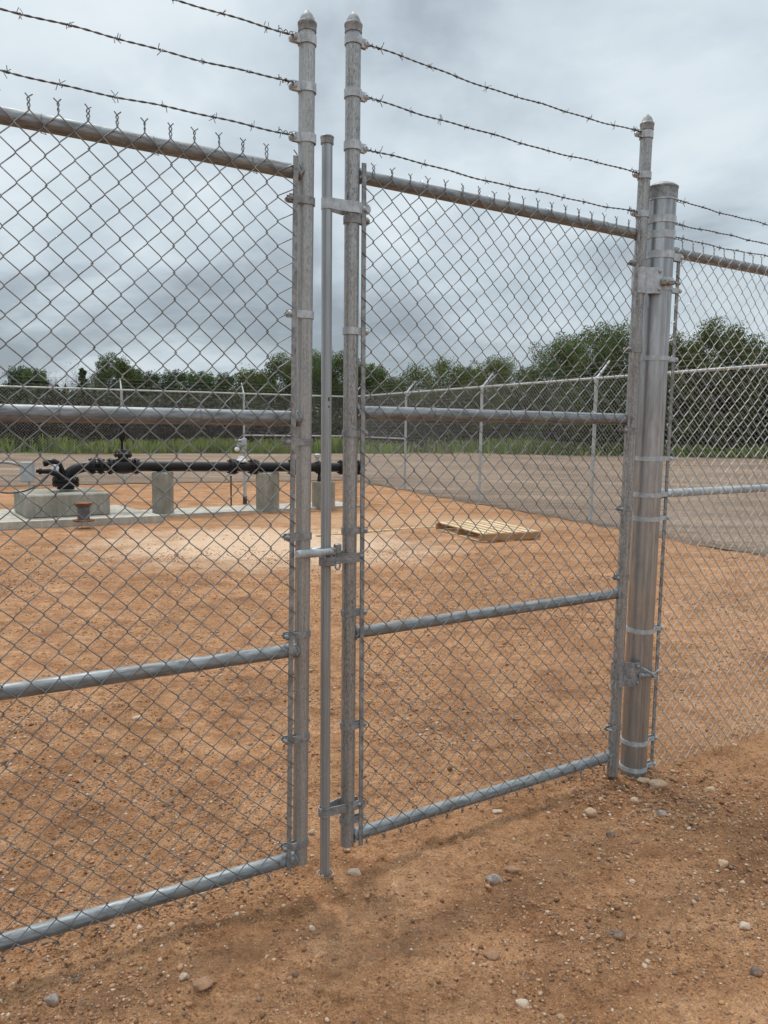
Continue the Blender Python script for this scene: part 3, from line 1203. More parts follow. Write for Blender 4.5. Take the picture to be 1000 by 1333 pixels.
# ---- right leaf with drop rod and latch
s0 = -.1335
rootR = empty('gate_leaf', line_pt('R', s0, .009), LINE['R'][0], 'right chain link gate leaf with flaky dark mottled posts, carrying the drop rod and latch', 'gate', 'pair of chain link gate leaves')
nearR = (fx('R', -.1325), fx('R', -.1372), .078, 2.80)
farR = (fx('R', 1.2078), fx('R', 1.2296), .016, 2.80)
leaf_common(rootR, s0, nearR, farR,
            [(2.330, 2.333, RR, 'rail'), (1.580, 1.580, .0228, 'rail'), (.835, .835, .0205, 'rail'), (.1076, .1076, .0222, 'rail')], ('post_flaky', 'post_flaky'), 1)
acorn(rootR, fx('R', -.1372) - s0, 2.778, RP)
acorn(rootR, fx('R', 1.2296) - s0, 2.768, RP)
tension_bar(rootR, s0, fx('R', -.0775, MY), fx('R', -.0935, MY), .075, 2.365)
tension_bar(rootR, s0, 1.176, 1.192, .075, 2.365)
mb = MB()
xl = fx('R', -.0563, MY) - .03535
fabric(mb, xl - s0, 36, .082, 2.335, 64, MY, pitch=.0707, seed=5, first_knot_even=False, bot_len=.007,
       xstart=lambda z: fx('R', -.0775, MY) - .006 - .016 * (z - .1) / 2.22 - s0)
tie_wires(mb, [x - s0 for x in (.13, .42, .70, 1.02)], 2.332, RR)
tie_wires(mb, [x - s0 for x in (.20, .62, 1.0)], 1.58, .0228)
mb.build('chain_link_mesh', M['wire'], rootR, True, autosmooth=80)
for z in (2.190, 1.842, 1.512, 1.189, .909, .514, .173):
    f_ = (z - .1) / 2.6
    tension_band(rootR, fx('R', -.1325 - .0045 * f_) - s0, 0, RP, fx('R', -.0775 - .016 * f_, MY) - s0, z, mat='fitting' if z == 1.842 else 'fitting_dark')
for z in (2.215, 1.867, 1.534, 1.205, .909, .240):
    f_ = (z - .0) / 2.8
    tension_band(rootR, fx('R', 1.2078 + .0218 * f_) - s0, 0, RP, (1.176 + .016 * f_) - s0, z)
for i, (zn, zf) in enumerate(((2.728, 2.724), (2.570, 2.566), (2.413, 2.414))):
    barb_band(rootR, fx('R', -.1370) - s0, RP, 1, zn + .004, 'fitting')
    barb_band(rootR, fx('R', 1.228) - s0, RP, -1, zf, 'fitting')
    mb = MB()
    xa = fx('R', -.137) + RP + .026 - s0
    xb = fx('R', 1.228) - RP - .026 - s0
    barbed(mb, (xa, -.016, zn), (xb, -.016, zf), (.016, .010, .012)[i], seed=31 + i * 3, phase=(.12, .16, .09)[i])
    barb_tie(mb, (xa - .004, -.016, zn), 1)
    barb_tie(mb, (xb + .004, -.016, zf), -1)
    mb.build('barbed_wire', M['barb'], rootR, True, autosmooth=80)

# drop rod
RODX = fx('R', -.2235, -.004) - s0
RODR = .0168
mb = MB()
pipe(mb, (RODX + .0035, -.004, -.03), (RODX - .0035, -.004, 2.425), RODR, 28)
rod = mb.build('drop_rod', M['rod'], rootR, True)
mb = MB()
mb.lathe([(RODR + .001, -.022), (RODR + .0035, -.021), (RODR + .0035, -.004), (RODR + .0045, -.003), (RODR + .0045, .001), (RODR + .001, .004), (RODR * .5, .006), (.0005, .0065)], (RODX - .0035, -.004, 2.425), (0, 0, 1), 24)
mb.build('rod_cap', M['fitting_dark'], rod, True)
mb = MB()
mb.box((RODX - .001, -.004 - RODR - .0003, 1.62), (.005, .002, .012))
mb.box((RODX - .001, -.004 - RODR - .0003, 1.596), (.004, .002, .006))
mb.build('rod_slot', M['cable'], rod)


def rod_clamp(z, h, mat, bolt_s=-.094):
    mb = MB()
    nx = fx('R', -.1345) - s0
    bx = fx('R', bolt_s, -.024) - s0
    ry = -.004
    # closed loop: bolt end front -> post front bulge -> rod front -> round rod -> back
    path = [(bx + .012, -.022), (nx + RP + .004, -.022), (nx + RP * .8, -RP + .001)]
    path += arc(nx, 0, RP + .0035, -55, -125, 8)
    path += [(nx - RP * .9, -RP + .001), (RODX + RODR + .006, ry - RODR + .003)]
    path += arc(RODX, ry, RODR + .0006, -60, -300, 16)
    path += [(RODX + RODR + .006, ry + RODR - .003), (nx - RP * .9, RP)] + arc(nx, 0, RP + .0035, 125, 55, 8) + [(nx + RP + .004, .004), (bx + .012, .004)]
    mb.strap(path, z - h / 2, z + h / 2, .0035)
    carriage_bolt(mb, (bx + .001, -.0255, z), .0085, -1, .04)
    # rounded end of the plate
    mb.lathe([(h / 2, 0), (h / 2, .0034)], (bx + .010, -.0222, z), (0, -1, 0), 16)
    return mb.build('rod_clamp', M[mat], rootR, True)


rod_clamp(2.226, .034, 'fitting')
rod_clamp(.228, .030, 'fitting_dark', -.086)
# latch
mb = MB()
z = 1.112
rod_y = -.004
nx = fx('R', -.1345) - s0
bx = fx('R', -.089, -.024) - s0
# strap crossing the front of the post to a carriage bolt
path = [(bx + .010, -.024), (nx + RP + .002, -.024), (nx + RP * .6, -RP - .002)] + arc(nx, 0, RP + .003, -70, -110, 4) + [(nx - RP * .9, -RP - .001), (RODX + RODR + .004, rod_y - RODR - .002)]
mb.strap(path, z - .028, z + .004, .004)
mb.strap([(p[0], -p[1]) for p in reversed(path)], z - .028, z + .004, .004)
carriage_bolt(mb, (bx, -.0285, z - .010), .0085, -1, .05)
# body wrapped round the rod
mb.strap(arc(RODX, rod_y, RODR + .001, 360, 0, 24), z - .034, z - .004, .005)
mb.bbox((RODX + .000, rod_y - RODR - .010, z - .017), (.036, .014, .032), .003)
mb.bbox((RODX + .002, rod_y - RODR - .010, z + .016), (.040, .016, .026), .004)
mb.bbox((RODX + .036, rod_y - RODR + .002, z + .016), (.022, .020, .046), .003)
latch = mb.build('latch', M['rail'], rootR, True)
mb = MB()
# fork arm reaching across in front of the left leaf's post
tx, ty = -.378 - s0, -.112
ax_, ay_ = RODX - .012, -.042
def fp(f, dz):
    return (ax_ + (tx - ax_) * f, ay_ + (ty - ay_) * f, z + dz)
mb.tube([(RODX + .006, rod_y - RODR - .010, z + .016), fp(0, .018), fp(.12, .019), fp(.25, .020), fp(.36, .021), fp(.9, .029), fp(.97, .030), fp(1, .030)],
        [.010, .0105, .0105, .012, .0132, .0132, .0125, .009], 18)
mb.tube([(RODX + .004, .020, z + .018), (RODX - .03, .034, z + .008), (tx + .12, .036, z + .012)], .012, 12)
mb.lathe([(.008, 0), (.007, .004), (.003, .007), (.0005, .0075)], (RODX - .020, -.050, z + .020), (0, -1, .2), 12)
mb.build('fork_arm', M['fitting'], latch, True)
mb = MB()
cx_, cz_ = RODX + .030, z - .034
mb.tube([(cx_ + .009 * math.cos(q * .5236), -.032, cz_ + .012 * math.sin(q * .5236)) for q in range(12)], .0028, 6, closed=True)
mb.build('padlock_eye', M['fitting_dark'], latch, True)


# hinges
def gate_hinge(z, sp, matp='fitting', low=False):
    px = sp - s0
    bigx = 1.3511 - s0 + (z - 1.2) * .0
    mb = MB()
    r = RP + .001
    h = .105
    path = [(px + .080, -.052), (px + .050, -.050), (px + .034, -.032)] + arc(px, 0, r, -50, -325, 22) + [(px + r * 1.15, .010), (px + .048, .006)]
    mb.strap(path, z - h / 2, z + h / 2, .004)
    for dz in (-.036, .036):
        carriage_bolt(mb, (px + .062, -.0565, z + dz), .008, -1, .008, False)
    hg = mb.build('hinge', M[matp], rootR, True)
    mb = MB()
    # pintle: eye bolt and nut in front of the big post
    mb.lathe([(.014, 0), (.0155, .003), (.0155, .016), (.013, .02)], (px + .074, -.056, z - .006), (.55, -.83, 0), 6)
    mb.cyl((px + .07, -.054, z - .006), (px + .118, -.084, z - .006), .0095, 12)
    mb.lathe([(.0125, 0), (.0125, .022)], (px + .098, -.071, z - .006), (.85, -.5, 0), 6)
    mb.tube([(px + .118, -.084, z - .006), (px + .135, -.086, z - .010), (px + .152, -.082, z - .008)], .007, 10)
    mb.build('pintle', M['fitting_dark'], hg, True)
    if low:
        mb = MB()
        mb.tube([(px + .070, -.066, z + .036), (px + .095, -.082, z + .020), (px + .12, -.092, z + .004), (px + .145, -.09, z + .012), (px + .185, -.08, z + .018)], .0034, 6)
        mb.tube([(px + .11, -.09, z + .010), (px + .125, -.098, z - .006), (px + .125, -.096, z - .026), (px + .132, -.09, z - .03)], .0024, 5)
        mb.build('tie_wire', M['fitting'], hg, True)


gate_hinge(2.150, fx('R', 1.2245))
gate_hinge(.478, fx('R', 1.2115), 'fitting_dark', True)

# ------------------------------------------------------------------ rod sleeve in the ground
pz = line_pt('R', fx('R', -.2205), .005)
mb = MB()
path = arc(0, 0, .0265, 360, 0, 28)
mb.strap(path, -.06, .001, .003, closed=False)
sl = mb.build('ground_sleeve', M['fitting_dark'], None, True, loc=(pz.x, pz.y - .004, zg(pz.x, pz.y) + .002))
tag(sl, 'short metal pipe sleeve set in the dirt around the drop rod foot', 'sleeve')

# ------------------------------------------------------------------ fixed fence beside the right leaf
s0 = 1.3511
RB = .0572
rootF = empty('chain_link_fence', line_pt('F', s0, .009), LINE['F'][0], 'fixed chain link fence section hung on the thick round gate post at the right edge', 'fence')


def big_post(root, x=0.0):
    mb = MB()
    pipe(mb, (x, 0, -.15), (x, 0, 2.535), RB, 48)
    p = mb.build('terminal_post', M['bigpost'], root, True)
    mb = MB()
    mb.lathe([(RB + .001, -.048), (RB + .004, -.047), (RB + .004, -.004), (RB + .006, -.002), (RB + .006, .004), (RB + .001, .008), (RB * .9, .013), (RB * .6, .021), (RB * .3, .025), (.0006, .0262)], (x, 0, 2.535), (0, 0, 1), 48)
    mb.build('post_cap', M['rail'], p, True, autosmooth=40)
    return p


big_post(rootF)


def big_band(z, side, h=.022, mat='fitting', ear=True, bolt=True, barx=.094):
    mb = MB()
    r = RB + .0008
    if ear:
        e = barx + .014
        if side > 0:
            path = [(e, MY - .006), (r * .95, MY - .006)] + arc(0, 0, r, -28, -332, 36) + [(r * .95, MY + .012), (e, MY + .012)]
        else:
            path = [(-e, MY + .012), (-r * .95, MY + .012)] + arc(0, 0, r, 152, -152, 36) + [(-r * .95, MY - .006), (-e, MY - .006)]
        mb.strap(path, z - h / 2, z + h / 2, .003)
        carriage_bolt(mb, (side * (e - .005), MY - .0095, z), .0085, -1, .034)
    else:
        mb.strap(arc(0, 0, r, -2, -358, 44), z - h / 2, z + h / 2, .003)
        if bolt:
            carriage_bolt(mb, (side * (r + .014), -.006, z), .0095, -1, .024)
            mb.box((side * (r + .006), 0, z), (.03, .007, h * .95))
    return mb.build('brace_band' if not ear else 'tension_band', M[mat], rootF, True)


for z in (2.497, 2.404, 2.343):
    big_band(z, 1, .030, 'fitting', False)
big_band(2.262, 1, .030, 'fitting', True)
for z in (2.125, 1.838, 1.414, 1.258, 1.155, .66, .150, .028):
    big_band(z, 1, .019, 'fitting')
big_band(2.158, -1, .020, 'fitting', False)
big_band(.486, -1, .020, 'fitting_dark', False)

mb = MB()
mb.box((.094, MY, 1.160), (.017, .0052, 2.25))
mb.build('tension_bar', M['fitting_dark'], rootF)
FEND = 3.05
for z, rr, x0_ in ((2.289, RR, .070), (1.258, .0185, .062)):
    mb = MB()
    pipe(mb, (x0_, .004, z), (FEND, .004, z + .004), rr)
    # rail end cup
    mb.lathe([(rr + .0035, 0), (rr + .0035, .045), (rr, .047)], (x0_ - .004, .004, z), (1, 0, 0), 20)
    mb.build('rail', M['rail'] if rr == RR else M['fitting'], rootF, True)
mb = MB()
fabric(mb, fx('F', 1.4855, MY) - .0353 - s0, 83, -.004, 2.310, 64, MY, pitch=.0706, seed=9, first_knot_even=False)
tie_wires(mb, [x - s0 for x in (1.72, 2.05, 2.4, 2.9)], 2.289, RR)
mb.build('chain_link_mesh', M['wire_pale'], rootF, True, autosmooth=80)
for i, (za, zb) in enumerate(((2.498, 2.64), (2.404, 2.55), (2.346, 2.465))):
    mb = MB()
    barbed(mb, (RB + .020, -.012, za), (FEND, .12 + .07 * (2 - i), zb), .018, seed=51 + i * 3, phase=.06, barb_len=.011)
    barb_tie(mb, (RB + .016, -.012, za), 1)
    mb.build('barbed_wire', M['barb'], rootF, True, autosmooth=80)
mb = MB()
pipe(mb, (FEND, .012, -.1), (FEND, .012, 2.30), .0302)
lp = mb.build('line_post', M['bigpost'], rootF, True)
mb = MB()
mb.lathe([(.034, -.03), (.034, .03), (.02, .04)], (FEND, .012, 2.30), (0, 0, 1), 20)
mb.tube([(FEND, .012, 2.33), (FEND, .31, 2.66)], [.016, .011], 10)
mb.build('barb_arm', M['fitting'], lp, True)

# a matching thick post holds the left leaf, just outside the picture
rootF2 = empty('gate_post', line_pt('L', -1.79, .009), LINE['L'][0], 'thick round galvanised gate post holding the left leaf, beyond the left edge of the photo', 'post')
big_post(rootF2)


# ------------------------------------------------------------------ back fences
def far_fabric(L, H, name):
    p = .0718
    mb = MB()
    nst = 62
    ncol = int(L / (p / 2))
    fabric(mb, 0, ncol, .03, H + .02, nst, 0, r=.0019, sides=3, detail=False, jit=.0, top_barb=False, bot_barb=False)
    me = bpy.data.meshes.new(name)
    me.from_pydata(mb.v, [], mb.f)
    me.materials.append(M['farwire'])
    return me


FH = 2.37
fmesh = far_fabric(3.12, FH, 'chain_link_mesh')


def far_fence(root, npan, span, outward, brace_first, skip_first_post=False):
    """local x along the run, y = inward is negative; posts at each span"""
    for i in range(npan + 1):
        if not (i == 0 and skip_first_post):
            mb = MB()
            r = .040 if i == 0 else .030
            mb.tube([(i * span, .0, -.1), (i * span, 0, FH - .03)], r, 12)
            p = mb.build('post', M['farmetal'], root, True)
            mb = MB()
            mb.lathe([(r + .004, -.06), (r + .004, .0), (r * .7, .03), (.001, .04)], (i * span, 0, FH - .02), (0, 0, 1), 12)
            mb.tube([(i * span, 0, FH - .02), (i * span, outward * .05, FH + .03), (i * span, outward * .25, FH + .27)], [.024, .022, .014], 8)
            mb.build('barb_arm', M['farmetal'], p, True)
        if i < npan:
            o = bpy.data.objects.new('chain_link_mesh', fmesh)
            col.objects.link(o)
            o.parent = root
            o.location = (i * span, -outward * .034, 0)
            o.scale = (span / 3.12, 1, 1)
    mb = MB()
    mb.tube([(0, 0, FH - .02), (npan * span, 0, FH - .02)], .021, 10)
    mb.build('top_rail', M['farmetal'], root, True)
    mb = MB()
    mb.tube([(0, 0, 1.24), (brace_first * span, 0, 1.24)], .019, 10)
    mb.build('brace_rail', M['farmetal'], root, True)
    for k, (dy, dz) in enumerate(((.09, .08), (.17, .17), (.245, .26))):
        mb = MB()
        pts = []
        for i in range(npan):
            for q in range(4):
                f_ = q / 4
                pts.append(((i + f_) * span, outward * dy, FH + dz - .02 * 4 * f_ * (1 - f_)))
        pts.append((npan * span, outward * dy, FH + dz))
        mb.tube(pts, .0019, 4)
        x = .1
        while x < npan * span:
            a_ = random.uniform(0, 3)
            d_ = Vector((.3, math.cos(a_), math.sin(a_))) * .016
            c = Vector((x, outward * dy, FH + dz - .008))
            mb.tube([c - d_, c + d_], .0012, 3)
            x += .127
        mb.build('barbed_wire', M['barb'], root)


angR = math.atan2(DR.y, DR.x)
rootBR = empty('chain_link_fence', CORNER, angR, 'pale chain link fence on the right behind the pallet, with angled barb arms', 'fence', 'back perimeter fences')
far_fence(rootBR, 5, 3.51, 1, 1)
rootBR2 = empty('chain_link_fence', CORNER, math.atan2(DL.y, DL.x), 'pale chain link fence across the far left side behind the black pipeline', 'fence', 'back perimeter fences')
far_fence(rootBR2, 7, 3.12, -1, 1, True)

# ------------------------------------------------------------------ pipeline
PZ = .82
PA = at(212, 606.5, 12.95)
PA.z = PZ
PB = at(440, 607, 14.5)
PB.z = PZ
PD = (PB - PA)
PD.z = 0
PD.normalize()
PANG = math.atan2(PD.y, PD.x)
PN = Vector((-PD.y, PD.x, 0))     # away from the camera


def pipe_x(px):
    """distance along the pipe (from PA) seen at photo column px"""
    d = ray(px, 607)
    A_ = np.array([[PD.x, -d.x], [PD.y, -d.y]])
    s_, t_ = np.linalg.solve(A_, [-PA.x, -PA.y])
    return float(s_)


FALL = .018
rootP = empty('pipeline', (PA.x, PA.y, 0), PANG, 'black painted steel pipeline with flanges, valve and elbow on concrete supports', 'pipeline')
rootP.rotation_euler = (0, FALL, PANG)
PR = .084
xe = pipe_x(121)
x_end = pipe_x(468)
mb = MB()
mb.tube([(xe, 0, PZ), (x_end, 0, PZ)], PR, 24)
mb.build('pipe', M['black'], rootP, True)


def flange(x, r=.15, th=.045, pair=False):
    mb = MB()
    for dx in ((-.03, .03) if pair else (0,)):
        mb.lathe([(PR, -th / 2 - .03), (PR + .025, -th / 2), (r, -th / 2), (r, th / 2), (PR + .025, th / 2), (PR, th / 2 + .03)], (x + dx, 0, PZ), (1, 0, 0), 24)
    ln = .09 if pair else .055
    for k in range(8):
        an = (k + .5) * math.pi / 4
        yy, z_ = math.cos(an) * (r - .026), math.sin(an) * (r - .026)
        mb.cyl((x - ln, yy, PZ + z_), (x + ln, yy, PZ + z_), .012, 6)
    return mb.build('flange', M['black'], rootP, True)


for pxs, r_, pr_ in ((119, .135, False), (130, .135, False), (143, .13, False), (176, .135, False), (302, .135, True), (329, .135, True), (381, .15, True), (413, .12, False), (445, .135, True), (467, .14, True)):
    flange(pipe_x(pxs), r_, .04, pr_)
# valve body, yoke, stem and actuator
xv = pipe_x(159)
mb = MB()
mb.lathe([(PR, -.16), (.11, -.13), (.125, -.05), (.125, .05), (.11, .13), (PR, .16)], (xv, 0, PZ), (1, 0, 0), 20)
mb.lathe([(.09, 0), (.08, .08), (.14, .10), (.14, .14), (.075, .16), (.06, .20), (.022, .215)], (xv, 0, PZ + .06), (0, 0, 1), 20)
for k in range(8):
    an = k * math.pi / 4
    mb.cyl((xv + .115 * math.cos(an), .115 * math.sin(an), PZ + .14), (xv + .115 * math.cos(an), .115 * math.sin(an), PZ + .225), .013, 6)
mb.lathe([(.02, 0), (.035, .004), (.035, .03), (.02, .034)], (xv - .20, 0, PZ - .10), (0, 0, -1), 10)
valve = mb.build('valve', M['black'], rootP, True)
mb = MB()
mb.lathe([(.022, .18), (.022, .40), (.030, .41), (.058, .46), (.064, .52), (.056, .57), (.040, .60), (.034, .66), (.05, .665), (.05, .70), (.03, .705)], (xv - .015, 0, PZ), (0, 0, 1), 18)
mb.build('actuator', M['black'], valve, True)
mb = MB()
mb.box((xv + .0, 0, PZ + .74), (.075, .075, .07))
mb.cyl((xv, 0, PZ + .77), (xv, 0, PZ + .86), .018, 10)
mb.build('limit_switch', M['greybox'], valve)
# left elbow dropping to the block
BLZ = .452
xf = pipe_x(84)
mb = MB()
pts = []
rad = xe - xf
H_ = PZ - BLZ
for i in range(13):
    a_ = i / 12 * math.pi / 2
    pts.append((xf + rad * (1 - math.cos(a_)) * 1.0, 0, PZ - (H_ - .14) * (1 - math.sin(a_))))
pts.append((xe + .05, 0, PZ))
mb.tube(pts, PR, 24)
mb.lathe([(.13, 0), (.13, .05), (.20, .06), (.20, .105), (.16, .107), (.16, .125), (.20, .127), (.20, .165), (.12, .17), (PR, .20)], (xf, 0, BLZ), (0, 0, 1), 28)
for k in range(12):
    an = k * math.pi / 6
    mb.cyl((xf + .178 * math.cos(an), .178 * math.sin(an), BLZ + .04), (xf + .178 * math.cos(an), .178 * math.sin(an), BLZ + .19), .013, 6)
mb.build('elbow', M['black'], rootP, True)
# small bypass pipes and gauge
mb = MB()
mb.tube([(xf - .02, -.02, BLZ + .16), (xf - .06, -.04, BLZ + .30), (xf - .10, -.05, BLZ + .40), (xf - .17, -.05, BLZ + .44), (xf - .25, -.05, BLZ + .43), (xf - .29, -.05, BLZ + .41)], .045, 14)
mb.lathe([(.052, 0), (.052, .05), (.04, .06)], (xf - .27, -.05, BLZ + .415), (-1, 0, -.2), 14)
mb.build('bypass_pipe', M['black'], rootP, True)
mb = MB()
mb.tube([(xf - .04, -.08, BLZ + .14), (xf - .14, -.13, BLZ + .24), (xf - .26, -.16, BLZ + .29), (xf - .38, -.17, BLZ + .29)], [.05, .048, .042, .036], 14)
mb.lathe([(.05, 0), (.05, .04), (.03, .05), (.03, .08)], (xf - .36, -.17, BLZ + .29), (-1, 0, .1), 12)
mb.lathe([(.045, 0), (.045, .03)], (xf - .12, -.13, BLZ + .24), (-.8, -.3, .55), 12)
mb.build('bypass_pipe', M['black'], rootP, True)
mb = MB()
mb.lathe([(.05, 0), (.055, .01), (.055, .04), (.045, .045), (.001, .046)], (xf - .16, -.12, BLZ + .34), (-.2, -1, .1), 20)
mb.build('gauge', M['glass'], rootP, True)
# relief knob near the right end and jack under the pipe
xk = pipe_x(412)
mb = MB()
mb.lathe([(.03, 0), (.03, .10), (.055, .11), (.06, .16), (.03, .18)], (xk, 0, PZ + .07), (0, 0, 1), 14)
mb.build('relief_valve', M['greybox'], rootP, True)
mb = MB()
mb.lathe([(.035, 0), (.035, .08), (.028, .09), (.028, .17), (.035, .175)], (pipe_x(415), 0, .56), (0, 0, 1), 14)
mb.build('pipe_jack', M['black'], rootP, True)

# concrete supports
WZ = -.02


def support(pxc, w_, d_, zt, ang, lab, cap=True):
    x = pipe_x(pxc)
    c = PA + PD * x
    zt -= FALL * x
    root = empty('pipe_support', (c.x, c.y, WZ), PANG + ang, lab, 'support', 'concrete pipe supports')
    mb = MB()
    mb.bbox((0, 0, (zt - WZ) / 2), (w_, d_, zt - WZ), .014)
    mb.build('pillar', M['concrete'], root)
    mb = MB()
    if cap:
        mb.box((0, 0, zt - WZ + .006), (w_ * .6, d_ * .9, .012), rz=-ang)
        mb.build('saddle_plate', M['fitting_dark'], root)


support(211.5, .27, .27, PZ - PR - .012, R(52), 'square concrete pipe support nearest the elbow, with a pale left face')
support(348.5, .42, .25, PZ - PR - .012, R(40), 'broad concrete pipe support in the middle, just right of the instrument post')
support(421.5, .33, .30, .56, R(8), 'low concrete pipe support seen between the two gate leaves', False)

# walkway slab and pad
def slab(name, pts, z, mat, label, cat):
    n_ = len(pts)
    vs = [(p[0], p[1], z) for p in pts] + [(p[0], p[1], -.05) for p in pts]
    fs = [tuple(range(n_))] + [(i, i + n_, (i + 1) % n_ + n_, (i + 1) % n_) for i in range(n_)]
    m_ = MB()
    m_.add(vs, fs)
    o = m_.build(name, mat)
    return tag(o, label, cat)


f0, f1 = gp(224, 672.5), gp(470, 660)
fd = (f1 - f0).normalized()
fn_ = Vector((-fd.y, fd.x, 0))
slab('concrete_strip', [(f0 - fd * 1.6)[:2], f1[:2], (f1 + fn_ * .9)[:2], (f0 + fn_ * .9 - fd * 1.6)[:2]], .035, M['slab'], 'long narrow pale concrete strip under the pipe supports', 'concrete slab')
slab('concrete_pad', [gp(-90, 694)[:2], gp(213, 680)[:2], gp(152, 657, .105)[:2], gp(-90, 667, .105)[:2]], .105, M['slab'], 'wide pale concrete pad at the left under the thick block', 'concrete slab')

# thick block under the elbow
b0 = gp(35, 675.5, .105)
bd = (gp(144, 670, .105) - b0)
bl = bd.length
ba = math.atan2(bd.y, bd.x)
bn = Vector((-math.sin(ba), math.cos(ba), 0))
bc = b0 + bd * .5 + bn * .56
mb = MB()
mb.bbox((0, 0, (BLZ - .105) / 2), (bl, 1.12, BLZ - .105), .02)
o = mb.build('concrete_block', M['concrete'], None, False, (bc.x, bc.y, .105), ba)
tag(o, 'thick rectangular concrete block carrying the black elbow on the pad', 'concrete block')

# rusty flanged stub in front of the block
rp = gp(109, 678.5, .105)
root = empty('flanged_pipe_stub', (rp.x, rp.y, .105), 0, 'short grey pipe stub with rusty flanges standing in front of the concrete block', 'pipe')
mb = MB()
mb.lathe([(.085, .02), (.085, .21), (.11, .225), (.11, .245)], (0, 0, 0), (0, 0, 1), 20)
mb.build('pipe', M['rusty_pipe'], root, True)
for z_, r_ in ((.0, .15), (.245, .13)):
    mb = MB()
    mb.lathe([(r_ * .96, 0), (r_, .004), (r_, .022), (r_ * .96, .026)], (0, 0, z_), (0, 0, 1), 24)
    mb.build('flange', M['rust'], root, True)

# instrument post
ip = gp(319, 656)
ipd = ip + Vector((0, .0, 0))
root = empty('instrument_post', (ipd.x, ipd.y, 0), 0, 'grey instrument post with small junction boxes standing behind the black pipe', 'instrument post')
sc_ = ip.y / 1012.7
mb = MB()
mb.tube([(0, 0, .0), (0, 0, 1.22)], .033, 14)
mb.build('post', M['farmetal'], root, True)
mb = MB()
mb.tube([(0, 0, -.02), (0, 0, .15)], .040, 14)
mb.build('post_boot', M['cable'], root, True)
mb = MB()
mb.bbox((.0, -.06, 1.20), (.10, .09, .13), .01)
mb.bbox((-.09, -.05, 1.15), (.09, .08, .09), .01)
mb.bbox((.0, -.06, 1.06), (.08, .07, .10), .01)
mb.tube([(-.09, -.05, 1.11), (-.10, -.05, 1.05), (-.05, -.05, 1.0), (0, -.04, .96)], .012, 8)
mb.build('junction_box', M['greybox'], root)
mb = MB()
mb.bbox((-.10, -.05, 1.235), (.13, .12, .02), .006)
mb.lathe([(.04, 0), (.04, .05), (.02, .07)], (-.12, -.09, 1.06), (-.3, -1, 0), 14)
mb.build('sensor_hood', M['white'], root)
o_ = PA + PD * pipe_x(314.5)
mb = MB()
mb.lathe([(.075, 0), (.085, .01), (.085, .035), (.055, .075), (.05, .10), (.001, .102)], (0, 0, 0), (0, 0, 1), 20)
o = mb.build('pipe_sensor', M['white'], None, True, (o_.x, o_.y, PZ + PR - .004 - FALL * pipe_x(314.5)))
tag(o, 'small white domed sensor sitting on top of the black pipe', 'sensor')
rr_ = gp(301, 658)
mb = MB()
mb.tube([(0, 0, -.02), (0, 0, .56)], .014, 10)
mb.lathe([(.022, 0), (.022, .02)], (0, 0, .54), (0, 0, 1), 10)
o = mb.build('grounding_rod', M['darkrod'], None, True, (rr_.x, rr_.y, 0))
tag(o, 'thin dark red rod standing upright under the black pipe', 'rod')

# electrical box and conduit, left edge
eb = at(36, 612, 13.2)
root = empty('electrical_box', (eb.x, eb.y, 0), .15, 'grey steel electrical box on a stake at the far left behind the pad', 'electrical box')
mb = MB()
mb.bbox((0, 0, .68), (.21, .12, .34), .01)
mb.build('enclosure', M['greybox'], root)
mb = MB()
mb.box((0, -.066, .68), (.19, .008, .31))
mb.build('door', M['greybox'], root)
mb = MB()
mb.tube([(0, .07, -.02), (0, .07, .84)], .02, 8)
mb.build('stake', M['farmetal'], root, True)
mb = MB()
mb.tube([(-.10, -.03, .79), (-.25, -.02, .83), (-.6, 0, .86), (-1.1, .05, .87), (-1.8, .1, .86)], .026, 10)
mb.build('conduit', M['fitting_dark'], root, True)
mb = MB()
hp = [at(-40, 632, 11.9), at(0, 640.5, 11.9), at(18, 641.5, 11.9), at(36, 638, 11.9), at(50, 631, 11.9), at(58, 624, 12.0), at(64, 617, 12.1)]
sm = []
for i in range(len(hp) - 1):
    for q in range(4):
        p0_, p1_, p2_, p3_ = hp[max(i - 1, 0)], hp[i], hp[i + 1], hp[min(i + 2, len(hp) - 1)]
        t_ = q / 4
        sm.append(.5 * ((2 * p1_) + (-p0_ + p2_) * t_ + (2 * p0_ - 5 * p1_ + 4 * p2_ - p3_) * t_ ** 2 + (-p0_ + 3 * p1_ - 3 * p2_ + p3_) * t_ ** 3))
mb.tube(sm, .013, 8)
o = mb.build('flexible_hose', M['cable'], None, True)
tag(o, 'thin dark hose curving from the left edge up to the black elbow pipes', 'hose')

# ------------------------------------------------------------------ pallet
c_front = gp(626, 706.5)
c_right = gp(704, 702.5)
c_left = gp(577, 688.5)
ur = (c_right - c_front).normalized()
pa_ = math.atan2(ur.y, ur.x)
WR = (c_right - c_front).length
uu = Vector((-math.sin(pa_), math.cos(pa_), 0))
LL = 1.36
root = empty('wooden_pallet', (c_front.x, c_front.y, .0), pa_, 'pale new wooden pallet lying flat on the orange dirt behind the right leaf', 'pallet')
for yy in (.02, LL / 2, LL - .02):
    pass
# stringers run along local x (the solid right-hand front side); boards run along y
for k, yy in enumerate((.022, LL / 2, LL - .022)):
    mb = MB()
    mb.bbox((WR / 2, yy, .062), (WR, .042, .086), .004)
    mb.build('stringer', M['wood_dark'], root)
mb = MB()
nb = 7
for i in range(nb):
    mb.bbox((WR * (i + .5) / nb, LL / 2, .1145 + random.uniform(-.001, .001)), (WR / nb - .042, LL, .017), .003, rz=random.uniform(-.006, .006))
mb.build('deck_boards', M['wood'], root)
mb = MB()
for i in (.06, .5, .94):
    mb.bbox((WR * i, LL / 2, .0105), (.10, LL, .016), .003)
mb.build('bottom_boards', M['wood'], root)

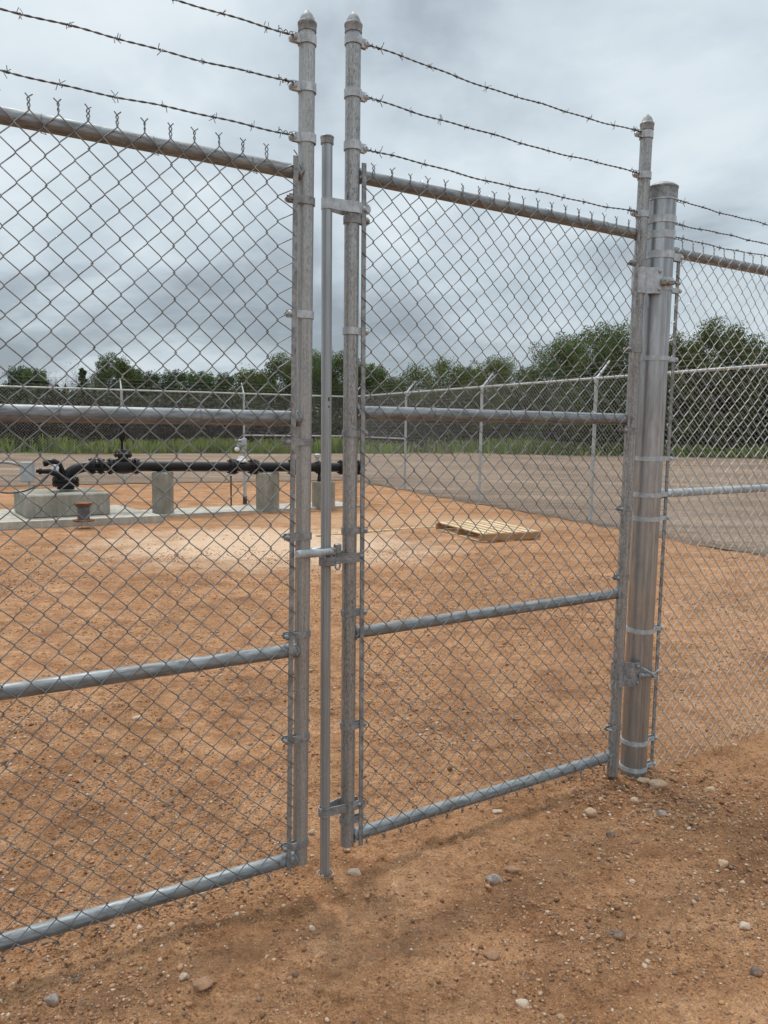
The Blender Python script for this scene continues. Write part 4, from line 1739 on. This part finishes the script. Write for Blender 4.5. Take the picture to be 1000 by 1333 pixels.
# long thin lath on the dirt
l0, l1 = gp(412, 697.5), gp(566, 686)
ld = l1 - l0
mb = MB()
mb.bbox((ld.length / 2, 0, .012), (ld.length, .05, .02), .003)
o = mb.build('wooden_lath', M['wood'], None, False, (l0.x, l0.y, zg(l0.x, l0.y) + .004), math.atan2(ld.y, ld.x))
tag(o, 'long thin wooden lath lying on the pale dirt left of the pallet', 'board')


# ------------------------------------------------------------------ vegetation
def leaf_cards(C, S, flat=.0):
    """C centres (n,3), S sizes (n) -> quads as folded-less small faces"""
    n = len(C)
    a = rng.normal(size=(n, 3))
    a /= np.linalg.norm(a, axis=1)[:, None]
    b = rng.normal(size=(n, 3))
    b -= a * (a * b).sum(1)[:, None]
    b /= np.linalg.norm(b, axis=1)[:, None]
    u = a * S[:, None] * .5
    v = b * (S * rng.uniform(.45, .8, n))[:, None] * .5
    V = np.stack([C - u, C - v * .9 + u * .1, C + u, C + v * .9 + u * .1], 1).reshape(-1, 3)
    F = np.arange(4 * n).reshape(n, 4)
    return V, F


def tree_meshes(seed, H, W, nleaf, leafmat, sparse=False, size=.12):
    rg = random.Random(seed)
    mb = MB()
    tips = []

    def branch(p, d, L, r, depth):
        n_ = 5
        pts = [p]
        rs = [r]
        for i in range(n_):
            d = (d + Vector((rg.gauss(0, .16), rg.gauss(0, .16), rg.gauss(.05, .10)))).normalized()
            p = p + d * L / n_
            pts.append(p)
            rs.append(r * (1 - .6 * (i + 1) / n_))
            if depth > 0 and i >= 1:
                for _ in range(2 if depth > 1 else rg.choice((1, 2))):
                    nd = (d + Vector((rg.gauss(0, .75), rg.gauss(0, .75), rg.gauss(.25, .35)))).normalized()
                    branch(p, nd, L * rg.uniform(.5, .72), rs[-1] * .6, depth - 1)
            if depth <= 1:
                tips.append(tuple(p))
        mb.tube(pts, rs, 5, cap=False)
        tips.append(tuple(p))
    nst = rg.choice((2, 3)) if not sparse else rg.choice((2, 3, 4))
    for _ in range(nst):
        branch(Vector((rg.uniform(-.15, .15), rg.uniform(-.15, .15), -.1)), Vector((rg.gauss(0, .28), rg.gauss(0, .28), 1)).normalized(), H * .52, .11 if not sparse else .12, 3)
    T = np.array(tips)
    # fit inside the wanted width and height
    sx_ = (W / 2) / max(np.percentile(np.abs(T[:, 0]), 97), .1)
    sz_ = (H * .95) / T[:, 2].max()
    V0 = np.array(mb.v)
    V0 = V0 * np.array([sx_, sx_, sz_])
    T = T * np.array([sx_, sx_, sz_])
    if sparse:
        idx = rng.integers(0, len(T), nleaf)
        C = T[idx] + rng.normal(size=(nleaf, 3)) * .12
    else:
        # leafy lumps inside a domed envelope, plus a few airy sprays
        nl_ = 36
        Cs = []
        for q in range(nl_):
            f_ = (q + .5) / nl_
            zc_ = H * (.16 + .74 * f_)
            env = math.sqrt(max(0.04, 1 - ((f_ - .30) / .74) ** 2)) * W * .5
            rr = env * math.sqrt(rg.uniform(.05, .75))
            an = q * 2.39996 + rg.uniform(-.5, .5)
            lr = W * rg.uniform(.10, .18)
            if q == nl_ - 1:
                rr *= .3
            ctr = np.array([math.cos(an) * rr, math.sin(an) * rr, min(zc_, H - lr * .75)])
            m_ = int(1.35 * nleaf / nl_ * (lr / (W * .145)) ** 1.8)
            d_ = rng.normal(size=(m_, 3))
            d_ /= np.linalg.norm(d_, axis=1)[:, None]
            lob = 1 + .35 * np.sin(d_[:, 0] * 5 + q) * np.cos(d_[:, 2] * 4 + q * 2)
            rad_ = lr * (rng.random(m_) ** .42)[:, None] * lob[:, None]
            Cs.append(ctr + d_ * rad_ * np.array([1, 1, .78]))
        m_ = nleaf // 16
        idx = rng.integers(0, len(T), m_)
        Cs.append(T[idx] + rng.normal(size=(m_, 3)) * .16)
        C = np.concatenate(Cs)
    C = C[(C[:, 2] > .2) & (C[:, 2] < H * 1.03)]
    S = rng.uniform(.6, 1.3, len(C)) * (size if not sparse else .07)
    V, F = leaf_cards(C, S)
    wood = bpy.data.meshes.new('trunk')
    wood.from_pydata([tuple(v) for v in V0], [], mb.f)
    wood.materials.append(M['baretwig'] if sparse else M['bark'])
    cr = bpy.data.meshes.new('crown')
    cr.vertices.add(len(V))
    cr.vertices.foreach_set('co', V.astype(np.float32).ravel())
    cr.loops.add(F.size)
    cr.loops.foreach_set('vertex_index', F.ravel().astype(np.int32))
    cr.polygons.add(len(F))
    cr.polygons.foreach_set('loop_start', np.arange(0, F.size, 4, dtype=np.int32))
    cr.polygons.foreach_set('loop_total', np.full(len(F), 4, dtype=np.int32))
    cr.materials.append(M[leafmat])
    cr.update(calc_edges=True)
    return wood, cr


KINDS = {}
for i, (nm, H, W, nl, lm, sp_) in enumerate((('broad', 8.0, 7.5, 34000, 'leaf', False), ('broad2', 8.0, 6.5, 32000, 'leaf_dark', False), ('round', 6.0, 4.6, 20000, 'leaf_dark', False),
                                             ('round2', 6.0, 4.2, 20000, 'leaf', False), ('feather', 6.0, 5.6, 13000, 'leaf_yellow', False), ('bare', 5.5, 3.2, 500, 'leaf_dark', True), ('narrow', 5.5, 1.6, 6000, 'leaf_dark', False))):
    KINDS[nm] = (*tree_meshes(100 + i, H, W, nl, lm, sp_), H, W)


def place_tree(px, ytop, wpx, Y, kind, label, name='tree'):
    wood, crown, H, W = KINDS[kind]
    p = at(px, ytop, Y)
    root = empty(name, (p.x, Y, 0), random.uniform(-.4, .4), label, 'tree', 'trees beyond the back fence')
    sz_ = p.z / H
    sx_ = wpx * Y / 1012.7 / W
    root.scale = (sx_, sx_, sz_)
    for me, nm in ((wood, 'trunk'), (crown, 'crown')):
        o = bpy.data.objects.new(nm, me)
        col.objects.link(o)
        o.parent = root


trees = [
    (4, 478, 40, 58, 'bare', 'leafless twiggy tree at the far left edge'),
    (28, 473, 60, 60, 'round', 'small dark round tree near the left edge, first leafy crown from the left'),
    (48, 473, 50, 57, 'round2', 'small green round tree just left of the leafless spiky tree'),
    (68, 467, 44, 60, 'bare', 'leafless spiky tree between the small round trees and the narrow one'),
    (90, 474, 40, 62, 'bare', 'low leafless tree left of the narrow dark tree'),
    (107, 471, 22, 58, 'narrow', 'narrow dark pointed tree left of the tall tree in the left leaf'),
    (144, 457, 84, 58, 'broad2', 'tallest dark tree seen through the left leaf, left of the first back post arm'),
    (170, 471, 60, 60, 'round2', 'lower shoulder tree right against the tallest left tree'),
    (195, 480, 60, 61, 'round', 'low tree right of the first barb arm'),
    (230, 478, 66, 60, 'round', 'low dark tree midway between the two left barb arms'),
    (264, 477, 60, 59, 'round2', 'low green tree left of the second barb arm'),
    (294, 482, 56, 61, 'round', 'lowest tree just left of the instrument post'),
    (330, 474, 66, 56, 'round2', 'green tree rising behind the second barb arm'),
    (366, 457, 92, 54, 'broad2', 'broad dark tree just left of the left leaf end post'),
    (412, 452, 84, 53, 'broad', 'tall tree in the gap between left post and drop rod'),
    (446, 454, 76, 54, 'broad2', 'tall dark tree in the gap between drop rod and right leaf post'),
    (486, 466, 70, 55, 'round2', 'tree just right of the right leaf near post'),
    (514, 488, 60, 58, 'round', 'lowest crown in the dip of the tree line behind the right leaf'),
    (540, 470, 66, 53, 'feather', 'light feathery tree right of the dip in the tree line'),
    (578, 461, 84, 52, 'feather', 'wide yellow green feathery tree behind the right leaf'),
    (612, 470, 70, 54, 'round2', 'green tree between the feathery tree and the bushy one'),
    (648, 459, 84, 50, 'broad', 'bushy tree behind the second barb arm of the right hand fence'),
    (690, 474, 70, 52, 'round', 'dark low tree left of the biggest tree'),
    (738, 434, 112, 47, 'broad', 'left shoulder of the big tree mass behind the right leaf'),
    (790, 415, 140, 48, 'broad', 'biggest tree, behind the far end of the right leaf'),
    (838, 440, 100, 49, 'broad2', 'tree hidden behind the thick gate post'),
    (884, 430, 92, 47, 'broad2', 'dark tree just right of the thick gate post'),
    (932, 410, 120, 48, 'broad2', 'tall dark tree behind the fixed side fence'),
    (985, 432, 110, 49, 'broad2', 'dark tree at the right edge of the photo'),
    (1050, 425, 130, 50, 'broad2', 'tree beyond the right edge of the photo'),
    (1130, 420, 140, 50, 'broad', 'second tree beyond the right edge of the photo'),
    (-60, 468, 90, 60, 'round', 'tree beyond the left edge of the photo'),
    (-130, 465, 90, 60, 'round2', 'second tree beyond the left edge of the photo'),
]
for tr_ in trees:
    place_tree(*tr_)


# brush understory: one mass of twigs and leaves along the wood's edge
def brush(name, x0, x1, n, depth0, depth1, hfun, mat, size):
    x = rng.uniform(x0, x1, n)
    yb = edge_y(x)
    y = yb + rng.uniform(depth0, depth1, n)
    h = hfun(x)
    z = rng.random(n) ** .85 * h * (.75 + .9 * (fbm(x, y * .3, .5, 77, 3) + .25))
    C = np.stack([x, y, z], 1)
    V, F = leaf_cards(C, rng.uniform(.6, 1.4, n) * size)
    o = np_mesh(name, V, F, mat)
    return tag(o, kind='stuff')


brush('brush_understory', -60, 60, 190000, 3.0, 12.0, lambda x: np.interp(x, [-60, -28, -14, 0, 12, 25, 60], [3.0, 3.0, 3.0, 3.4, 4.2, 4.8, 4.8]), M['brush'], .22)
brush('dry_brush', -60, 4, 30000, 1.2, 4.0, lambda x: np.interp(x, [-60, -25, -10, 4], [3.0, 3.0, 2.2, .8]), M['brush_red'], .2)
# far wood behind, closes the gaps low down
brush('far_wood', -90, 90, 70000, 12.0, 26.0, lambda x: np.full_like(x, 3.6), M['brush'], .45)

# weeds
def weeds(name, n, d0, d1, h0, h1, x0, x1, mat, wd=.045, dens_seed=5):
    x = rng.uniform(x0, x1, n)
    y = edge_y(x) + d0 + 3.2 * fbm(x, x * .0, .22, 55, 4) + rng.random(n) ** 1.2 * (d1 - d0)
    keep_ = rng.random(n) < np.clip(.62 + 3.6 * fbm(x, y, .35, dens_seed, 4), .03, 1)
    x, y = x[keep_], y[keep_]
    n = len(x)
    h = rng.uniform(h0, h1, n) * (.7 + 1.3 * (fbm(x, y, .28, dens_seed + 1, 3) + .3))
    an = rng.uniform(0, 6.28, n)
    lean = rng.normal(0, .25, (n, 2)) * h[:, None]
    wx, wy = np.cos(an) * wd, np.sin(an) * wd
    B = np.stack([np.stack([x - wx, y - wy, np.zeros(n)], 1), np.stack([x + wx, y + wy, np.zeros(n)], 1),
                  np.stack([x + lean[:, 0] + wx * .4, y + lean[:, 1] + wy * .4, h], 1), np.stack([x + lean[:, 0] - wx * .4, y + lean[:, 1] - wy * .4, h * 1.02], 1)], 1)
    F = np.arange(4 * n).reshape(n, 4)
    o = np_mesh(name, B.reshape(-1, 3), F, mat)
    return tag(o, kind='stuff')


weeds('weeds', 70000, -.5, 5.0, .2, .75, -45, 50, M['weeds'], .05)
nb_ = 30000
bx_ = rng.uniform(-45, 50, nb_)
by_ = edge_y(bx_) + rng.uniform(.2, 5.0, nb_)
k_ = rng.random(nb_) < np.clip(.35 + 3.2 * fbm(bx_, by_, .4, 91, 3), .02, 1)
bx_, by_ = bx_[k_], by_[k_]
bz_ = rng.random(len(bx_)) * (.25 + 1.6 * np.clip(fbm(bx_, by_, .5, 92, 3) + .2, 0, 1)) * 1.1
V, F = leaf_cards(np.stack([bx_, by_, bz_ + .05], 1), rng.uniform(.08, .20, len(bx_)))
tag(np_mesh('leafy_weeds', V, F, M['leaf']), kind='stuff')
